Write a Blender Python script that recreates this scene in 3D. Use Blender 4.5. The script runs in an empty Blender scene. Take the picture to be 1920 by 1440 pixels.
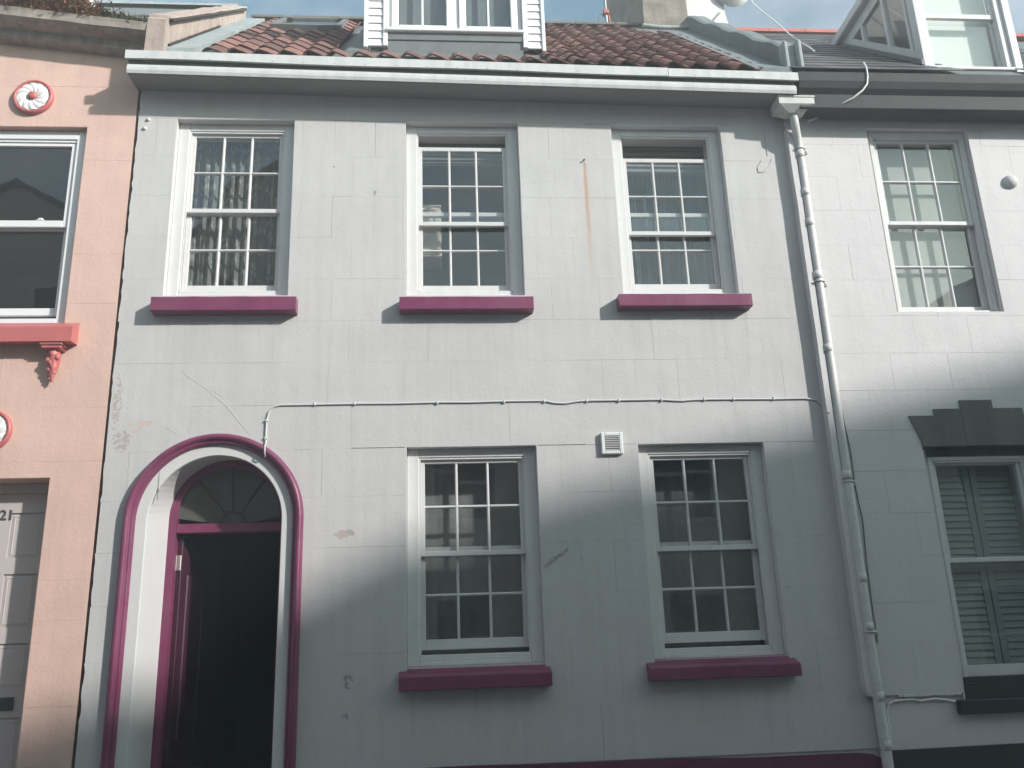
import bpy, bmesh, math, random
from mathutils import Vector, Matrix
R = math.radians
rnd = random.Random(11)
scene = bpy.context.scene
col = scene.collection

# ------------------------------------------------------------------ camera
def camera():
    yaw, pitch, roll = R(4.921), R(17.518), R(-2.0905)
    f = Vector((math.sin(yaw)*math.cos(pitch), math.cos(yaw)*math.cos(pitch), math.sin(pitch)))
    r = Vector((math.cos(yaw), -math.sin(yaw), 0)); u = r.cross(f)
    c, s = math.cos(roll), math.sin(roll)
    r2 = r*c + u*s; u2 = u*c - r*s
    cd = bpy.data.cameras.new('camera'); cam = bpy.data.objects.new('camera', cd); col.objects.link(cam)
    m = Matrix((r2, u2, -f)).transposed().to_4x4(); m.translation = Vector((0, -6.6, 1.6))
    cam.matrix_world = m
    cd.sensor_width = 36; cd.lens = 1750/1920*36; cd.clip_end = 3000; cd.clip_start = .05
    scene.camera = cam
camera()

# ------------------------------------------------------------------ sky, sun, exposure
SUN_A, SUN_B = 1.30, .74                       # sideways and downward shift of a shadow per metre of depth
sun_el = math.atan2(SUN_B, math.hypot(SUN_A, 1)); sun_az = math.atan2(SUN_A, -1)
world = bpy.data.worlds.new('World'); scene.world = world; world.use_nodes = True
nt = world.node_tree; nt.nodes.clear()
def wn(t, **k):
    n = nt.nodes.new(t)
    for a, b in k.items(): setattr(n, a, b)
    return n
sky = wn('ShaderNodeTexSky'); sky.sky_type = 'NISHITA'; sky.sun_disc = False
sky.sun_elevation = sun_el; sky.sun_rotation = sun_az; sky.air_density = 1.0; sky.dust_density = 1.2; sky.ozone_density = 1.0
tc = wn('ShaderNodeTexCoord'); mp = wn('ShaderNodeMapping'); mp.inputs['Scale'].default_value = (1.6, 1.6, 3.4); mp.inputs['Location'].default_value = (4.4, 2.9, 7.7)
nz = wn('ShaderNodeTexNoise'); nz.inputs['Scale'].default_value = 2.3; nz.inputs['Detail'].default_value = 7; nz.inputs['Roughness'].default_value = .56; nz.inputs['Distortion'].default_value = .35
cr = wn('ShaderNodeValToRGB'); cr.color_ramp.elements[0].position = .38; cr.color_ramp.elements[0].color = (.10, .10, .10, 1)
cr.color_ramp.elements[1].position = .68; cr.color_ramp.elements[1].color = (.92, .92, .92, 1)
tint = wn('ShaderNodeMixRGB', blend_type='MULTIPLY'); tint.inputs[0].default_value = 1; tint.inputs[2].default_value = (.86, 1.22, 1.05, 1)
mixc = wn('ShaderNodeMixRGB', blend_type='ADD'); mixc.inputs[2].default_value = (3.6, 2.75, 2.5, 1)
bg = wn('ShaderNodeBackground'); bg.inputs[1].default_value = .121
wo = wn('ShaderNodeOutputWorld')
L = nt.links.new
L(tc.outputs['Generated'], mp.inputs[0]); L(mp.outputs[0], nz.inputs['Vector']); L(nz.outputs[0], cr.inputs[0])
L(sky.outputs[0], tint.inputs[1]); L(tint.outputs[0], mixc.inputs[1]); L(cr.outputs[0], mixc.inputs[0])
L(mixc.outputs[0], bg.inputs[0]); L(bg.outputs[0], wo.inputs[0])

sl = bpy.data.lights.new('sun', 'SUN'); sl.energy = 4.3; sl.angle = R(1.8); sl.color = (1, .968, .925)
sun = bpy.data.objects.new('sun', sl); col.objects.link(sun)
sun.rotation_euler = Vector((-SUN_A, 1, -SUN_B)).to_track_quat('-Z', 'Y').to_euler(); sun.location = (20, -16, 14)
vs = scene.view_settings; vs.view_transform = 'Standard'; vs.look = 'None'; vs.gamma = 1; vs.use_curve_mapping = False
vs.exposure = .70

# ------------------------------------------------------------------ materials
def mat(name, rgb, rough=.6, var=.07, scale=5., bump=0., bscale=55., spec=.4, streak=0., extra=None, coat=0., metal=0.):
    m = bpy.data.materials.new(name); m.use_nodes = True
    t = m.node_tree; p = t.nodes['Principled BSDF']; l = t.links.new
    p.inputs['Roughness'].default_value = rough; p.inputs['Specular IOR Level'].default_value = spec
    p.inputs['Coat Weight'].default_value = coat; p.inputs['Metallic'].default_value = metal
    g = t.nodes.new('ShaderNodeNewGeometry')
    n1 = t.nodes.new('ShaderNodeTexNoise'); n1.inputs['Scale'].default_value = scale; n1.inputs['Detail'].default_value = 8; n1.inputs['Roughness'].default_value = .62
    l(g.outputs['Position'], n1.inputs['Vector'])
    mr = t.nodes.new('ShaderNodeMapRange'); mr.inputs[1].default_value = .25; mr.inputs[2].default_value = .75
    mr.inputs[3].default_value = 1-var; mr.inputs[4].default_value = 1+var
    l(n1.outputs[0], mr.inputs[0])
    val = mr.outputs[0]
    if streak:
        mpn = t.nodes.new('ShaderNodeMapping'); mpn.inputs['Scale'].default_value = (9, 9, .55)
        l(g.outputs['Position'], mpn.inputs[0])
        n2 = t.nodes.new('ShaderNodeTexNoise'); n2.inputs['Scale'].default_value = 1.6; n2.inputs['Detail'].default_value = 5
        l(mpn.outputs[0], n2.inputs['Vector'])
        m2 = t.nodes.new('ShaderNodeMapRange'); m2.inputs[1].default_value = .42; m2.inputs[2].default_value = .75
        m2.inputs[3].default_value = 1; m2.inputs[4].default_value = 1-streak
        l(n2.outputs[0], m2.inputs[0])
        mm = t.nodes.new('ShaderNodeMath'); mm.operation = 'MULTIPLY'; l(val, mm.inputs[0]); l(m2.outputs[0], mm.inputs[1]); val = mm.outputs[0]
    vm = t.nodes.new('ShaderNodeVectorMath'); vm.operation = 'SCALE'; vm.inputs[0].default_value = rgb; l(val, vm.inputs['Scale'])
    c = vm.outputs[0]
    if extra: c = extra(t, l, g, c)
    l(c, p.inputs['Base Color'])
    if bump:
        nb = t.nodes.new('ShaderNodeTexNoise'); nb.inputs['Scale'].default_value = bscale; nb.inputs['Detail'].default_value = 5
        nc = t.nodes.new('ShaderNodeTexNoise'); nc.inputs['Scale'].default_value = bscale*.09; nc.inputs['Detail'].default_value = 3
        l(g.outputs['Position'], nb.inputs['Vector']); l(g.outputs['Position'], nc.inputs['Vector'])
        ad = t.nodes.new('ShaderNodeMath'); ad.operation = 'MULTIPLY_ADD'; ad.inputs[1].default_value = 3.2
        l(nc.outputs[0], ad.inputs[0]); l(nb.outputs[0], ad.inputs[2])
        b = t.nodes.new('ShaderNodeBump'); b.inputs['Strength'].default_value = 1; b.inputs['Distance'].default_value = bump
        l(ad.outputs[0], b.inputs['Height']); l(b.outputs[0], p.inputs['Normal'])
    return m

def mask_mix(t, l, c, fac, rgb):
    mx = t.nodes.new('ShaderNodeMixRGB'); l(fac, mx.inputs[0]); l(c, mx.inputs[1]); mx.inputs[2].default_value = (*rgb, 1)
    return mx.outputs[0]
def math_(t, l, op, a, b=None, clamp=False):
    n = t.nodes.new('ShaderNodeMath'); n.operation = op; n.use_clamp = clamp
    for i, v in enumerate((a, b)):
        if v is None: continue
        if isinstance(v, (int, float)): n.inputs[i].default_value = v
        else: l(v, n.inputs[i])
    return n.outputs[0]
def ramp(t, l, v, a, b, lo=0., hi=1.):
    n = t.nodes.new('ShaderNodeMapRange'); l(v, n.inputs[0]); n.interpolation_type = 'SMOOTHSTEP'
    for i, q in zip((1, 2, 3, 4), (a, b, lo, hi)): n.inputs[i].default_value = q
    return n.outputs[0]

def grey_wall_marks(t, l, g, c):
    s = t.nodes.new('ShaderNodeSeparateXYZ'); l(g.outputs['Position'], s.inputs[0]); X, Z = s.outputs[0], s.outputs[2]
    nz = t.nodes.new('ShaderNodeTexNoise'); nz.inputs['Scale'].default_value = 14; nz.inputs['Detail'].default_value = 6; l(g.outputs['Position'], nz.inputs['Vector'])
    # rust run between the two right upstairs windows
    wob = math_(t, l, 'MULTIPLY_ADD', nz.outputs[0], .03); 
    d = math_(t, l, 'ABSOLUTE', math_(t, l, 'SUBTRACT', math_(t, l, 'ADD', X, math_(t, l, 'MULTIPLY', math_(t, l, 'SUBTRACT', nz.outputs[0], .5), .018)), 1.222))
    f = math_(t, l, 'MULTIPLY', ramp(t, l, d, .004, .022, 1, 0), math_(t, l, 'MULTIPLY', ramp(t, l, Z, 4.35, 5.45, 0, 1), ramp(t, l, Z, 5.555, 5.585, 1, 0)))
    c = mask_mix(t, l, c, math_(t, l, 'MULTIPLY', f, .62), (.42, .19, .10))
    f2 = math_(t, l, 'MULTIPLY', ramp(t, l, d, .01, .075, 1, 0), math_(t, l, 'MULTIPLY', ramp(t, l, Z, 4.1, 5.0, 0, 1), ramp(t, l, Z, 5.3, 5.56, 1, 0)))
    c = mask_mix(t, l, c, math_(t, l, 'MULTIPLY', f2, .16), (.45, .33, .22))
    # flaking paint: beside the door and by the house joint
    def patch(cx, cz, rx, rz, scale, thr, rgb, amt, c):
        u = math_(t, l, 'DIVIDE', math_(t, l, 'SUBTRACT', X, cx), rx); v = math_(t, l, 'DIVIDE', math_(t, l, 'SUBTRACT', Z, cz), rz)
        r = math_(t, l, 'SQRT', math_(t, l, 'ADD', math_(t, l, 'MULTIPLY', u, u), math_(t, l, 'MULTIPLY', v, v)))
        n = t.nodes.new('ShaderNodeTexNoise'); n.inputs['Scale'].default_value = scale; n.inputs['Detail'].default_value = 6; n.inputs['Roughness'].default_value = .65
        l(g.outputs['Position'], n.inputs['Vector'])
        q = math_(t, l, 'ADD', n.outputs[0], ramp(t, l, r, .2, 1., .16, -.35))
        return mask_mix(t, l, c, math_(t, l, 'MULTIPLY', ramp(t, l, q, thr, thr+.03, 0, 1), amt), rgb)
    c = patch(-.665, 2.60, .14, .075, 16, .60, (.43, .33, .30), .85, c)
    c = patch(-.60, 2.615, .07, .06, 30, .57, (.30, .25, .20), .7, c)
    c = patch(-2.10, 3.40, .26, .14, 17, .66, (.60, .40, .34), .8, c)
    c = patch(-2.22, 3.30, .16, .2, 34, .62, (.36, .28, .27), .7, c)
    c = patch(-2.27, 3.6, .08, .55, 40, .63, (.38, .29, .27), .7, c)
    c = patch(-.60, 1.62, .10, .14, 30, .66, (.16, .16, .17), .7, c)
    c = patch(-.61, 1.40, .12, .06, 26, .66, (.22, .22, .23), .6, c)
    c = patch(-.46, 5.28, .03, .05, 40, .60, (.16, .16, .17), .8, c)
    c = patch(-.78, 5.51, .03, .02, 40, .60, (.2, .2, .2), .8, c)
    # rain streaks below the sill ends, soot above the plinth
    mpn = t.nodes.new('ShaderNodeMapping'); mpn.inputs['Scale'].default_value = (22, 22, .7); l(g.outputs['Position'], mpn.inputs[0])
    st = t.nodes.new('ShaderNodeTexNoise'); st.inputs['Scale'].default_value = 1.5; st.inputs['Detail'].default_value = 6; l(mpn.outputs[0], st.inputs['Vector'])
    for x0, x1, z in ((-2.05, -1.04, 4.25), (-.25, .73, 4.25), (1.41, 2.43, 4.27), (-.25, .74, 1.55), (1.43, 2.46, 1.55)):
        w = math_(t, l, 'MULTIPLY', ramp(t, l, X, x0-.03, x0+.02, 0, 1), ramp(t, l, X, x1-.02, x1+.03, 1, 0))
        d = math_(t, l, 'MULTIPLY', ramp(t, l, Z, z-.75, z-.02, 0, 1), ramp(t, l, Z, z, z+.01, 1, 0))
        q = math_(t, l, 'MULTIPLY', math_(t, l, 'MULTIPLY', w, d), ramp(t, l, st.outputs[0], .48, .72, 0, .17))
        c = mask_mix(t, l, c, q, (.26, .25, .24))
    big = t.nodes.new('ShaderNodeTexNoise'); big.inputs['Scale'].default_value = .9; big.inputs['Detail'].default_value = 9; big.inputs['Roughness'].default_value = .62; l(g.outputs['Position'], big.inputs['Vector'])
    c = mask_mix(t, l, c, ramp(t, l, big.outputs[0], .48, .66, 0, .22), (.42, .405, .40))
    c = mask_mix(t, l, c, ramp(t, l, big.outputs[0], .50, .34, 0, .16), (.60, .585, .58))
    return c

M = {}
M['grey_wall'] = mat('grey_masonry_paint', (.512, .496, .499), .62, .05, 1.7, .0016, 46, .3, .07, grey_wall_marks)
M['white_wall'] = mat('white_masonry_paint', (.59, .568, .576), .6, .035, 1.9, .0016, 40, .3, .05)
M['pink_wall'] = mat('pink_masonry_paint', (.63, .432, .372), .70, .09, 2.3, .0022, 46, .3, .07)
M['upvc'] = mat('white_plastic', (.71, .71, .72), .28, .015, 8, 0, 30, .5)
M['reveal'] = mat('white_reveal_paint', (.60, .59, .592), .5, .03, 4, .0008, 42, .4)
def chips(t, l, g, c):
    n = t.nodes.new('ShaderNodeTexNoise'); n.inputs['Scale'].default_value = 26; n.inputs['Detail'].default_value = 8; n.inputs['Roughness'].default_value = .7; l(g.outputs['Position'], n.inputs['Vector'])
    c = mask_mix(t, l, c, ramp(t, l, n.outputs[0], .705, .735, 0, .6), (.45, .36, .38))
    n2 = t.nodes.new('ShaderNodeTexNoise'); n2.inputs['Scale'].default_value = 3.3; n2.inputs['Detail'].default_value = 6; l(g.outputs['Position'], n2.inputs['Vector'])
    return mask_mix(t, l, c, ramp(t, l, n2.outputs[0], .42, .72, 0, .42), (.21, .082, .128))
def grime(t, l, g, c):
    n = t.nodes.new('ShaderNodeTexNoise'); n.inputs['Scale'].default_value = 17; n.inputs['Detail'].default_value = 8; n.inputs['Roughness'].default_value = .7; l(g.outputs['Position'], n.inputs['Vector'])
    return mask_mix(t, l, c, ramp(t, l, n.outputs[0], .52, .72, 0, .45), (.30, .28, .26))
def worn(t, l, g, c):
    n = t.nodes.new('ShaderNodeTexNoise'); n.inputs['Scale'].default_value = 11; n.inputs['Detail'].default_value = 9; n.inputs['Roughness'].default_value = .72; l(g.outputs['Position'], n.inputs['Vector'])
    c = mask_mix(t, l, c, ramp(t, l, n.outputs[0], .50, .70, 0, .22), (.44, .42, .40))
    return mask_mix(t, l, c, ramp(t, l, n.outputs[0], .705, .72, 0, .6), (.33, .29, .26))
M['white'] = mat('white_gloss_paint', (.63, .62, .622), .36, .04, 9, .0006, 30, .45, .06, worn)
M['pipe'] = mat('grimy_white_pipe_paint', (.58, .565, .56), .42, .06, 5, .0006, 40, .4, .12, grime)
M['door_shade_paint'] = mat('magenta_door_shade_paint', (.050, .013, .028), .35, .15, 6, .0005, 40, .5)  # darker copy of the magenta: doorway shade put into the colour
M['rust'] = mat('rusty_iron', (.16, .065, .035), .8, .3, 40)
M['dirt'] = mat('dirty_joint', (.27, .26, .25), .8, .2, 20)
M['magenta'] = mat('magenta_gloss_paint', (.182, .033, .092), .38, .18, 5, .0014, 40, .42, .18, chips)
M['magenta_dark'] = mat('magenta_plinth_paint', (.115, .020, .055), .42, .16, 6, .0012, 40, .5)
M['fascia'] = mat('pale_grey_fascia_paint', (.56, .565, .57), .5, .06, 6, .0008, 30, .3, .16)
M['soffit'] = mat('grey_soffit_paint', (.215, .217, .217), .6, .05, 3, .0008, 40, .3)
M['red'] = mat('coral_red_paint', (.48, .135, .132), .42, .10, 12, .0010, 40, .45, .10)
M['rose_white'] = mat('chipped_white_paint', (.76, .74, .74), .6, .16, 32, .0012, 60, .3)
M['stone_gutter'] = mat('weathered_gutter_paint', (.34, .29, .26), .75, .30, 9, .0020, 50, .25, .35)
M['lead'] = mat('grey_lead_sheet', (.145, .155, .16), .55, .16, 8, .0015, 30, .5)
M['cement'] = mat('cement_flashing', (.30, .33, .335), .8, .22, 7, .0040, 40, .25)
M['curb'] = mat('teal_grey_render', (.17, .195, .205), .8, .16, 5, .0030, 40, .25)
M['slate'] = mat('blue_grey_slate', (.052, .046, .042), .9, .35, 9, .004, 40, .12)
M['redridge'] = mat('red_clay_ridge', (.42, .13, .11), .7, .15, 9, .001, 60, .3)
M['ridge'] = mat('grey_ridge_tile', (.13, .12, .11), .85, .3, 12, .002, 60, .2)
M['blackgutter'] = mat('black_gutter_paint', (.040, .044, .046), .6, .2, 9, .0008, 40, .2)
M['chimney'] = mat('weathered_chimney_render', (.22, .195, .17), .9, .38, 4.5, .0080, 22, .2, .2)
M['parapet'] = mat('pinkish_parapet_render', (.42, .335, .30), .85, .22, 5, .0040, 30, .2, .3)
M['dark_lintel'] = mat('charcoal_masonry_paint', (.125, .127, .127), .65, .22, 4, .0024, 40, .3, .2)
M['dark_plinth'] = mat('charcoal_plinth_paint', (.030, .032, .034), .5, .12, 5, .0012, 46, .3)
M['dark_room'] = mat('dim_room_plaster', (.32, .32, .31), .9, .1, 3)
M['black_hall'] = mat('interior_shade_black', (.022, .022, .023), .9, .1, 3)  # near black: the unlit interior's shade is put into the colour
M['fold'] = mat('grey_blind_cloth', (.17, .17, .17), .9, .08, 9)
M['cream'] = mat('cream_paint', (.56, .50, .42), .6, .06, 6)
M['metal'] = mat('galvanised_metal', (.30, .30, .31), .45, .2, 14, 0, 30, .5, 0, None, 0, .7)
M['brass'] = mat('steel_hinge', (.62, .60, .56), .35, .1, 14, 0, 30, .5, 0, None, 0, .8)
M['whitecable'] = mat('white_cable_sheath', (.75, .75, .74), .4, .04, 9)
M['blackcable'] = mat('dark_cable_sheath', (.13, .13, .135), .5, .1, 9)
M['paintcable'] = mat('painted_cable', (.56, .575, .57), .5, .05, 9)
M['pencil'] = mat('pencil_graphite', (.33, .33, .332), .7, .3, 60)
M['vent_red'] = mat('dusty_pink_recess', (.34, .20, .20), .8, .1, 9)
M['door_grey'] = mat('pale_grey_door_paint', (.50, .45, .44), .45, .04, 5, .0004, 40, .4)
M['numeral'] = mat('dark_numeral_paint', (.07, .065, .07), .5, .1, 30)
M['asphalt'] = mat('asphalt', (.05, .05, .052), .9, .25, 12, .004, 90, .3)
M['paving'] = mat('paving_stone', (.34, .33, .32), .85, .2, 6, .002, 60, .25)
M['earth'] = mat('ground_earth', (.10, .095, .08), .95, .3, 2, 0, 60, .2)
M['blind'] = mat('pale_roller_blind', (.42, .415, .41), .85, .03, 3)
M['white_blind'] = mat('white_roller_blind', (.82, .84, .83), .85, .02, 3)
M['shutter'] = mat('white_louvre_paint', (.30, .33, .32), .5, .03, 5)
M['opp1'] = mat('opposite_render', (.52, .49, .46), .8, .12, 2)
M['opp2'] = mat('opposite_cream_render', (.66, .61, .54), .8, .12, 2)
M['opp_roof'] = mat('opposite_slate', (.07, .07, .075), .7, .2, 4)
M['weed'] = mat('dry_weed', (.20, .095, .045), .9, .5, 14)
M['weed_green'] = mat('green_weed', (.060, .078, .032), .9, .5, 14)

def tile_extra(t, l, g, c):
    oi = t.nodes.new('ShaderNodeObjectInfo')
    rp = t.nodes.new('ShaderNodeValToRGB'); e = rp.color_ramp.elements
    e[0].position = 0; e[0].color = (.62, .60, .62, 1); e[1].position = 1; e[1].color = (1.25, 1.10, 1.03, 1)
    l(oi.outputs['Random'], rp.inputs[0])
    m = t.nodes.new('ShaderNodeMixRGB'); m.blend_type = 'MULTIPLY'; m.inputs[0].default_value = 1; l(c, m.inputs[1]); l(rp.outputs[0], m.inputs[2])
    n = t.nodes.new('ShaderNodeTexNoise'); n.inputs['Scale'].default_value = 24; n.inputs['Detail'].default_value = 7; l(g.outputs['Position'], n.inputs['Vector'])
    return mask_mix(t, l, m.outputs[0], ramp(t, l, n.outputs[0], .56, .72, 0, .75), (.155, .150, .115))
M['tile'] = mat('clay_pantile', (.205, .120, .110), .85, .25, 18, .0018, 90, .2, 0, tile_extra)
def slate_extra(t, l, g, c):
    oi = t.nodes.new('ShaderNodeObjectInfo')
    rp = t.nodes.new('ShaderNodeValToRGB'); e = rp.color_ramp.elements
    e[0].color = (.72, .72, .74, 1); e[1].color = (1.3, 1.27, 1.25, 1); l(oi.outputs['Random'], rp.inputs[0])
    m = t.nodes.new('ShaderNodeMixRGB'); m.blend_type = 'MULTIPLY'; m.inputs[0].default_value = 1; l(c, m.inputs[1]); l(rp.outputs[0], m.inputs[2])
    return m.outputs[0]
M['slates'] = mat('roof_slate', (.105, .104, .112), .55, .2, 9, .0010, 60, .4, 0, slate_extra)

def lace(t, l, g, c):
    n = t.nodes.new('ShaderNodeTexVoronoi'); n.inputs['Scale'].default_value = 13; l(g.outputs['Position'], n.inputs['Vector'])
    n2 = t.nodes.new('ShaderNodeTexNoise'); n2.inputs['Scale'].default_value = 34; n2.inputs['Detail'].default_value = 5; l(g.outputs['Position'], n2.inputs['Vector'])
    q = math_(t, l, 'ADD', ramp(t, l, n.outputs['Distance'], .15, .6, .55, 0), math_(t, l, 'MULTIPLY', n2.outputs[0], .8))
    return mask_mix(t, l, c, ramp(t, l, q, .5, .85, 0, 1), (.33, .34, .325))
M['curtain'] = mat('patterned_net', (.17, .175, .172), .9, .2, 6, 0, 30, .1, 0, lace)

def glass(name, tintc=(1, 1, 1), ior=1.7, wav=.0004, pane_lift=0.):
    m = bpy.data.materials.new(name); m.use_nodes = True; t = m.node_tree; t.nodes.clear(); l = t.links.new
    o = t.nodes.new('ShaderNodeOutputMaterial'); mx = t.nodes.new('ShaderNodeMixShader')
    tr = t.nodes.new('ShaderNodeBsdfTransparent'); tr.inputs[0].default_value = (*tintc, 1)
    gl = t.nodes.new('ShaderNodeBsdfGlossy'); gl.inputs['Roughness'].default_value = .015
    fr = t.nodes.new('ShaderNodeFresnel'); fr.inputs[0].default_value = ior
    g = t.nodes.new('ShaderNodeNewGeometry'); n = t.nodes.new('ShaderNodeTexNoise'); n.inputs['Scale'].default_value = 5; n.inputs['Detail'].default_value = 1
    b = t.nodes.new('ShaderNodeBump'); b.inputs['Distance'].default_value = wav; b.inputs['Strength'].default_value = 1
    l(g.outputs['Position'], n.inputs['Vector']); l(n.outputs[0], b.inputs['Height']); l(b.outputs[0], gl.inputs['Normal'])
    mi = t.nodes.new('ShaderNodeMapRange'); mi.inputs[3].default_value = ior; mi.inputs[4].default_value = 1/ior
    l(g.outputs['Backfacing'], mi.inputs[0]); l(mi.outputs[0], fr.inputs[0])
    l(fr.outputs[0], mx.inputs[0]); l(tr.outputs[0], mx.inputs[1]); l(gl.outputs[0], mx.inputs[2]); l(mx.outputs[0], o.inputs[0])
    if pane_lift:  # grey diffuse mixed in to lighten the pane, standing in for reflection
        df = t.nodes.new('ShaderNodeBsdfDiffuse'); df.inputs[0].default_value = (.30, .30, .28, 1); m2 = t.nodes.new('ShaderNodeMixShader'); m2.inputs[0].default_value = pane_lift
        l(mx.outputs[0], m2.inputs[1]); l(df.outputs[0], m2.inputs[2]); l(m2.outputs[0], o.inputs[0])
    return m
M['glass'] = glass('window_glass', (.88, .90, .89), 2.15)
M['fanglass'] = glass('fanlight_glass', (.5, .54, .52), 1.6, .0004, .30)

# ------------------------------------------------------------------ mesh helpers
WL = {}                                                    # world location of each parent
class MB:
    def __init__(s): s.v = []; s.f = []; s.sm = []
    def add(s, vs, fs, smooth=False):
        o = len(s.v); s.v += [tuple(q) for q in vs]; s.f += [tuple(i+o for i in q) for q in fs]; s.sm += [smooth]*len(fs); return s
    def box(s, x0, x1, y0, y1, z0, z1, c=0.):
        if c <= 0:
            return s.add([(x, y, z) for x in (x0, x1) for y in (y0, y1) for z in (z0, z1)],
                         [(0, 1, 3, 2), (4, 6, 7, 5), (0, 4, 5, 1), (2, 3, 7, 6), (0, 2, 6, 4), (1, 5, 7, 3)])
        c = min(c, (x1-x0)*.45, (y1-y0)*.45, (z1-z0)*.45)
        bm = bmesh.new(); q = bmesh.ops.create_cube(bm, size=1)
        bmesh.ops.transform(bm, matrix=Matrix.Translation(((x0+x1)/2, (y0+y1)/2, (z0+z1)/2)) @ Matrix.Diagonal((x1-x0, y1-y0, z1-z0, 1)), verts=bm.verts)
        bmesh.ops.bevel(bm, geom=list(bm.edges), offset=c, segments=1, affect='EDGES')
        bm.verts.index_update(); s.bm(bm); return s
    def bm(s, bm, smooth=False):
        bm.verts.ensure_lookup_table(); bm.verts.index_update()
        s.add([v.co[:] for v in bm.verts], [[v.index for v in f.verts] for f in bm.faces], smooth); bm.free(); return s
    def prism(s, poly, axis, a, b, smooth=False):
        """poly in the two other axes (order x,y,z without axis), extruded from a to b along axis"""
        def P(p, t): return {'x': (t, p[0], p[1]), 'y': (p[0], t, p[1]), 'z': (p[0], p[1], t)}[axis]
        n = len(poly)
        vs = [P(p, a) for p in poly] + [P(p, b) for p in poly]
        fs = [tuple(range(n)), tuple(range(2*n-1, n-1, -1))] + [(i, i+n, (i+1) % n+n, (i+1) % n) for i in range(n)]
        return s.add(vs, fs, smooth)
    def tube(s, pts, r, n=8, caps=True):
        pts = [Vector(p) for p in pts]; rs = r if isinstance(r, (list, tuple)) else [r]*len(pts)
        vs = []; fs = []
        for i, p in enumerate(pts):
            d = (pts[min(i+1, len(pts)-1)]-pts[max(i-1, 0)]).normalized()
            a = d.cross(Vector((0, 1, .13))).normalized(); b = d.cross(a)
            vs += [p+(a*math.cos(k*2*math.pi/n)+b*math.sin(k*2*math.pi/n))*rs[i] for k in range(n)]
        for i in range(len(pts)-1):
            for k in range(n): fs.append((i*n+k, i*n+(k+1) % n, (i+1)*n+(k+1) % n, (i+1)*n+k))
        s.add(vs, fs, True)
        if caps: s.add(vs[:n], [tuple(range(n))]); s.add(vs[-n:], [tuple(range(n-1, -1, -1))])
        return s
    def lathe(s, prof, c, axis='y', n=32, smooth=True):
        """prof = (radius, offset along axis)"""
        vs = []; fs = []
        for r, h in prof:
            for k in range(n):
                a = 2*math.pi*k/n; u, w = r*math.cos(a), r*math.sin(a)
                vs.append((c[0]+u, c[1]+h, c[2]+w) if axis == 'y' else (c[0]+u, c[1]+w, c[2]+h))
        for i in range(len(prof)-1):
            for k in range(n): fs.append((i*n+k, i*n+(k+1) % n, (i+1)*n+(k+1) % n, (i+1)*n+k))
        return s.add(vs, fs, smooth)
    def mesh(s, name, m, off=(0, 0, 0)):
        me = bpy.data.meshes.new(name)
        me.from_pydata([(v[0]-off[0], v[1]-off[1], v[2]-off[2]) for v in s.v], [], s.f)
        me.polygons.foreach_set('use_smooth', s.sm)
        bm = bmesh.new(); bm.from_mesh(me); bmesh.ops.recalc_face_normals(bm, faces=bm.faces); bm.to_mesh(me); bm.free()
        me.materials.append(m); return me
    def build(s, name, m, parent=None, loc=None):
        """loc: the object's own origin in world space (default: the parent's)"""
        pl = WL.get(parent.name, Vector()) if parent else Vector()
        o_loc = Vector(loc) if loc is not None else pl.copy()
        return link(name, s.mesh(name, m, o_loc), parent, o_loc)
def link(name, me, parent, world):
    o = bpy.data.objects.new(name, me); col.objects.link(o)
    if parent: o.parent = parent; o.location = Vector(world)-WL.get(parent.name, Vector())
    else: o.location = Vector(world)
    WL[o.name] = Vector(world); return o
def root(name, label, cat, loc, group=None):
    o = bpy.data.objects.new(name, None); col.objects.link(o); o.location = loc; WL[o.name] = Vector(loc); o.empty_display_size = .2
    return tag(o, label, cat, group)
def tag(o, label=None, cat=None, group=None, kind=None):
    if label: o['label'] = label
    if cat: o['category'] = cat
    if group: o['group'] = group
    if kind: o['kind'] = kind
    return o
def subtract(rects, h):
    out = []
    for a in rects:
        x0, x1, z0, z1 = a; hx0, hx1, hz0, hz1 = h
        if hx0 >= x1 or hx1 <= x0 or hz0 >= z1 or hz1 <= z0: out.append(a); continue
        if z0 < hz0: out.append((x0, x1, z0, hz0))
        if z1 > hz1: out.append((x0, x1, hz1, z1))
        a0, a1 = max(z0, hz0), min(z1, hz1)
        if x0 < hx0: out.append((x0, hx0, a0, a1))
        if x1 > hx1: out.append((hx1, x1, a0, a1))
    return out

# ------------------------------------------------------------------ ground and street
def struct(name, mb, m): return tag(mb.build(name, m), kind='structure')
struct('ground', MB().box(-120, 120, -120, 120, -.6, -.012), M['earth'])
struct('road', MB().box(-60, 60, -6.1, -1.35, -.3, 0), M['asphalt'])
struct('pavement', MB().box(-60, 60, -1.35, .3, -.3, .11, .01), M['paving'])
struct('pavement', MB().box(-60, 60, -8.3, -6.1, -.3, .11, .01), M['paving'])

# ------------------------------------------------------------------ generic house parts
def wall_cells(x0, x1, z0, z1, y0, y1, holes):
    mb = MB(); rs = [(x0, x1, z0, z1)]
    for h in holes: rs = subtract(rs, h)
    for a in rs: mb.box(a[0], a[1], y0, y1, a[2], a[3])
    return mb

def room_shell(house, x0, x1, y0, y1, floors, m, dividers=()):
    mb = MB()
    mb.box(x0, x1, y1, y1+.1, floors[0], floors[-1])
    mb.box(x0-.0, x0+.08, y0, y1, floors[0], floors[-1]); mb.box(x1-.08, x1, y0, y1, floors[0], floors[-1])
    for z in floors: mb.box(x0+.08, x1-.08, y0, y1, z-.05, z+.05)
    for d in dividers: mb.box(d[0]-.04, d[0]+.04, y0, y1, d[1]+.05, d[2]-.05)
    return mb.build('room_interior', m, house)

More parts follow.
